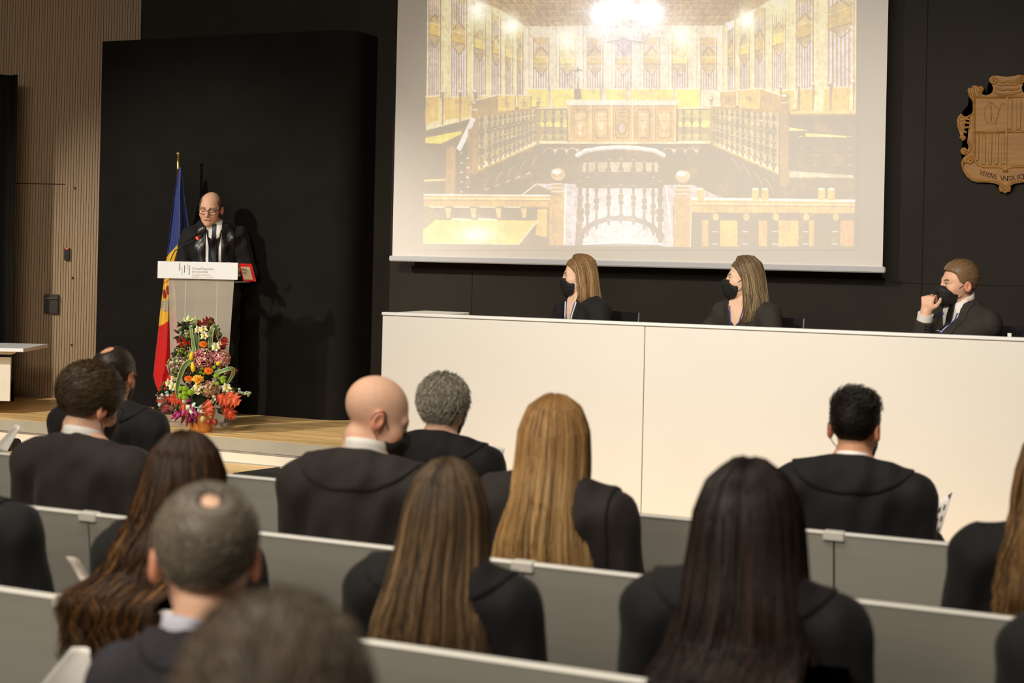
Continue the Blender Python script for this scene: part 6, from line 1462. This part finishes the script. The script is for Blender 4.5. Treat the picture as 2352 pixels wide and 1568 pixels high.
# ------------------------------------------------------------------ papers and small things among the audience
def sheet_px(name, label, cat, corners, D, mats=None, bend=.01, cols=None, group=None):
    """a folded programme: corners in the photo (top-left, top-right, bottom-right, bottom-left), each with its distance"""
    C_ = [W(x, y, D=d) for (x, y), d in zip(corners, D)]; o_ = sum(C_) / 4; nrm = np.cross(C_[1] - C_[0], C_[3] - C_[0]); nrm /= np.linalg.norm(nrm)
    t = thing(name, label, cat, tuple(o_), 0, group)
    b = MB(); b.sheet(lambda u, v: (C_[0] * (1 - u) * (1 - v) + C_[1] * u * (1 - v) + C_[2] * u * v + C_[3] * (1 - u) * v) - o_ + nrm * bend * math.sin(u * math.pi), 10, 8, .0015)
    b.build('page', mats or m_shirt, t, True); return t, C_, o_, nrm
DP = PX((0, ROWS[0] + .52, .8))[2]
def dat(px, py, row, off): return W(px, py, y=ROWS[row] + off) @ FWD
m_print = mat('printed_black', (40, 40, 48), .7)
cs = [(2126, 1168), (2188, 1129), (2156, 1236), (2122, 1246)]
dd_ = [dat(x, y, 0, .56) for x, y in cs]
t, C_, o_, nr = sheet_px('programme', 'white printed programme held up by the black-haired person in the front row', 'programme', cs, dd_)
def onpage(u, v): return (C_[0] * (1 - u) * (1 - v) + C_[1] * u * (1 - v) + C_[2] * u * v + C_[3] * (1 - u) * v) - o_ + nr * .01 * math.sin(u * math.pi)
sg = -1 if nr @ FWD > 0 else 1
for r_ in range(3):
    for k in range(4):
        u0 = .16 + k * .20; v0 = .22 + r_ * .26; b = MB(); b.add([onpage(u0, v0) + nr * sg * .0022, onpage(u0 + .10, v0 - .0) + nr * sg * .0022, onpage(u0 + .10, v0 + .13) + nr * sg * .0022, onpage(u0, v0 + .13) + nr * sg * .0022], [(0, 1, 2, 3)]); b.build('printed_figure', m_print, t)
b = MB(); b.add([onpage(.82, .02) + nr * sg * .0024, onpage(1, 0) + nr * sg * .0024, onpage(.97, .16) + nr * sg * .0024], [(0, 1, 2)]); b.build('dark_corner', mat('navy_print', (58, 62, 92), .6), t)
cs = [(1080, 1020), (1160, 1028), (1150, 1075), (1110, 1068)]
sheet_px('programme', 'white programme held open in front of the wavy grey-haired person', 'programme', cs, [dat(x, y, 0, .52) for x, y in cs], group=None)
cs = [(36, 974), (46, 982), (14, 1042), (-20, 1034)]
sheet_px('programme', 'white folded programme standing at the left edge, seen almost edge-on', 'programme', cs, [dat(x, y, 0, .44) for x, y in cs])
cs = [(165, 1486), (206, 1490), (214, 1600), (70, 1600)]
sheet_px('programme', 'white programme with clipped corners in the bottom left corner', 'programme', cs, [dat(x, y, 3, .50) for x, y in cs])
cs = [(152, 1278), (180, 1284), (220, 1352), (196, 1352)]
sheet_px('programme', 'small printed leaflet beside the black-robed arm at the left', 'leaflet', cs, [dat(x, y, 2, .26) for x, y in cs], mat('leaflet_print', (206, 192, 176), .6, noise=.5, scale=(30, 30, 30)))
# cable drum foot on the lower step, and the black mat
q = W(26, 1036, z=TREAD)
t = thing('cable_spool', 'small black wheel with a trailing cable on the lower step at the left', 'wheel', (q[0], q[1], TREAD))
b = MB()
for o in (-.032, .032): b.tube([(o - .016, 0, .047), (o + .016, 0, .047)], .046, 18)
b.build('wheel', _M['black_plastic'], t, 'auto'); b = MB(); b.box((-.018, -.012, .03), (.018, .012, .085)); b.build('bracket', m_alu, t)
b = MB(); b.tube(catmull([(.05, 0, .02), (.2, -.02, .006), (.45, .02, .006), (.8, -.02, .006)], 6), .005, 6); b.build('cable', _M['black_plastic'], t, True)
q0, q1, q2, q3 = [W(x, y, z=TREAD)[:2] for x, y in ((535, 1088), (640, 1074), (700, 1110), (560, 1112))]
b = MB(); b.prism([tuple(q0), tuple(q3), tuple(q2), tuple(q1)], 'z', TREAD, TREAD + .006); tag(b.build('floor_mat', mat('black_mat', (24, 24, 24), .9, noise=.2)), 'black mat lying on the lower wooden step', 'mat')
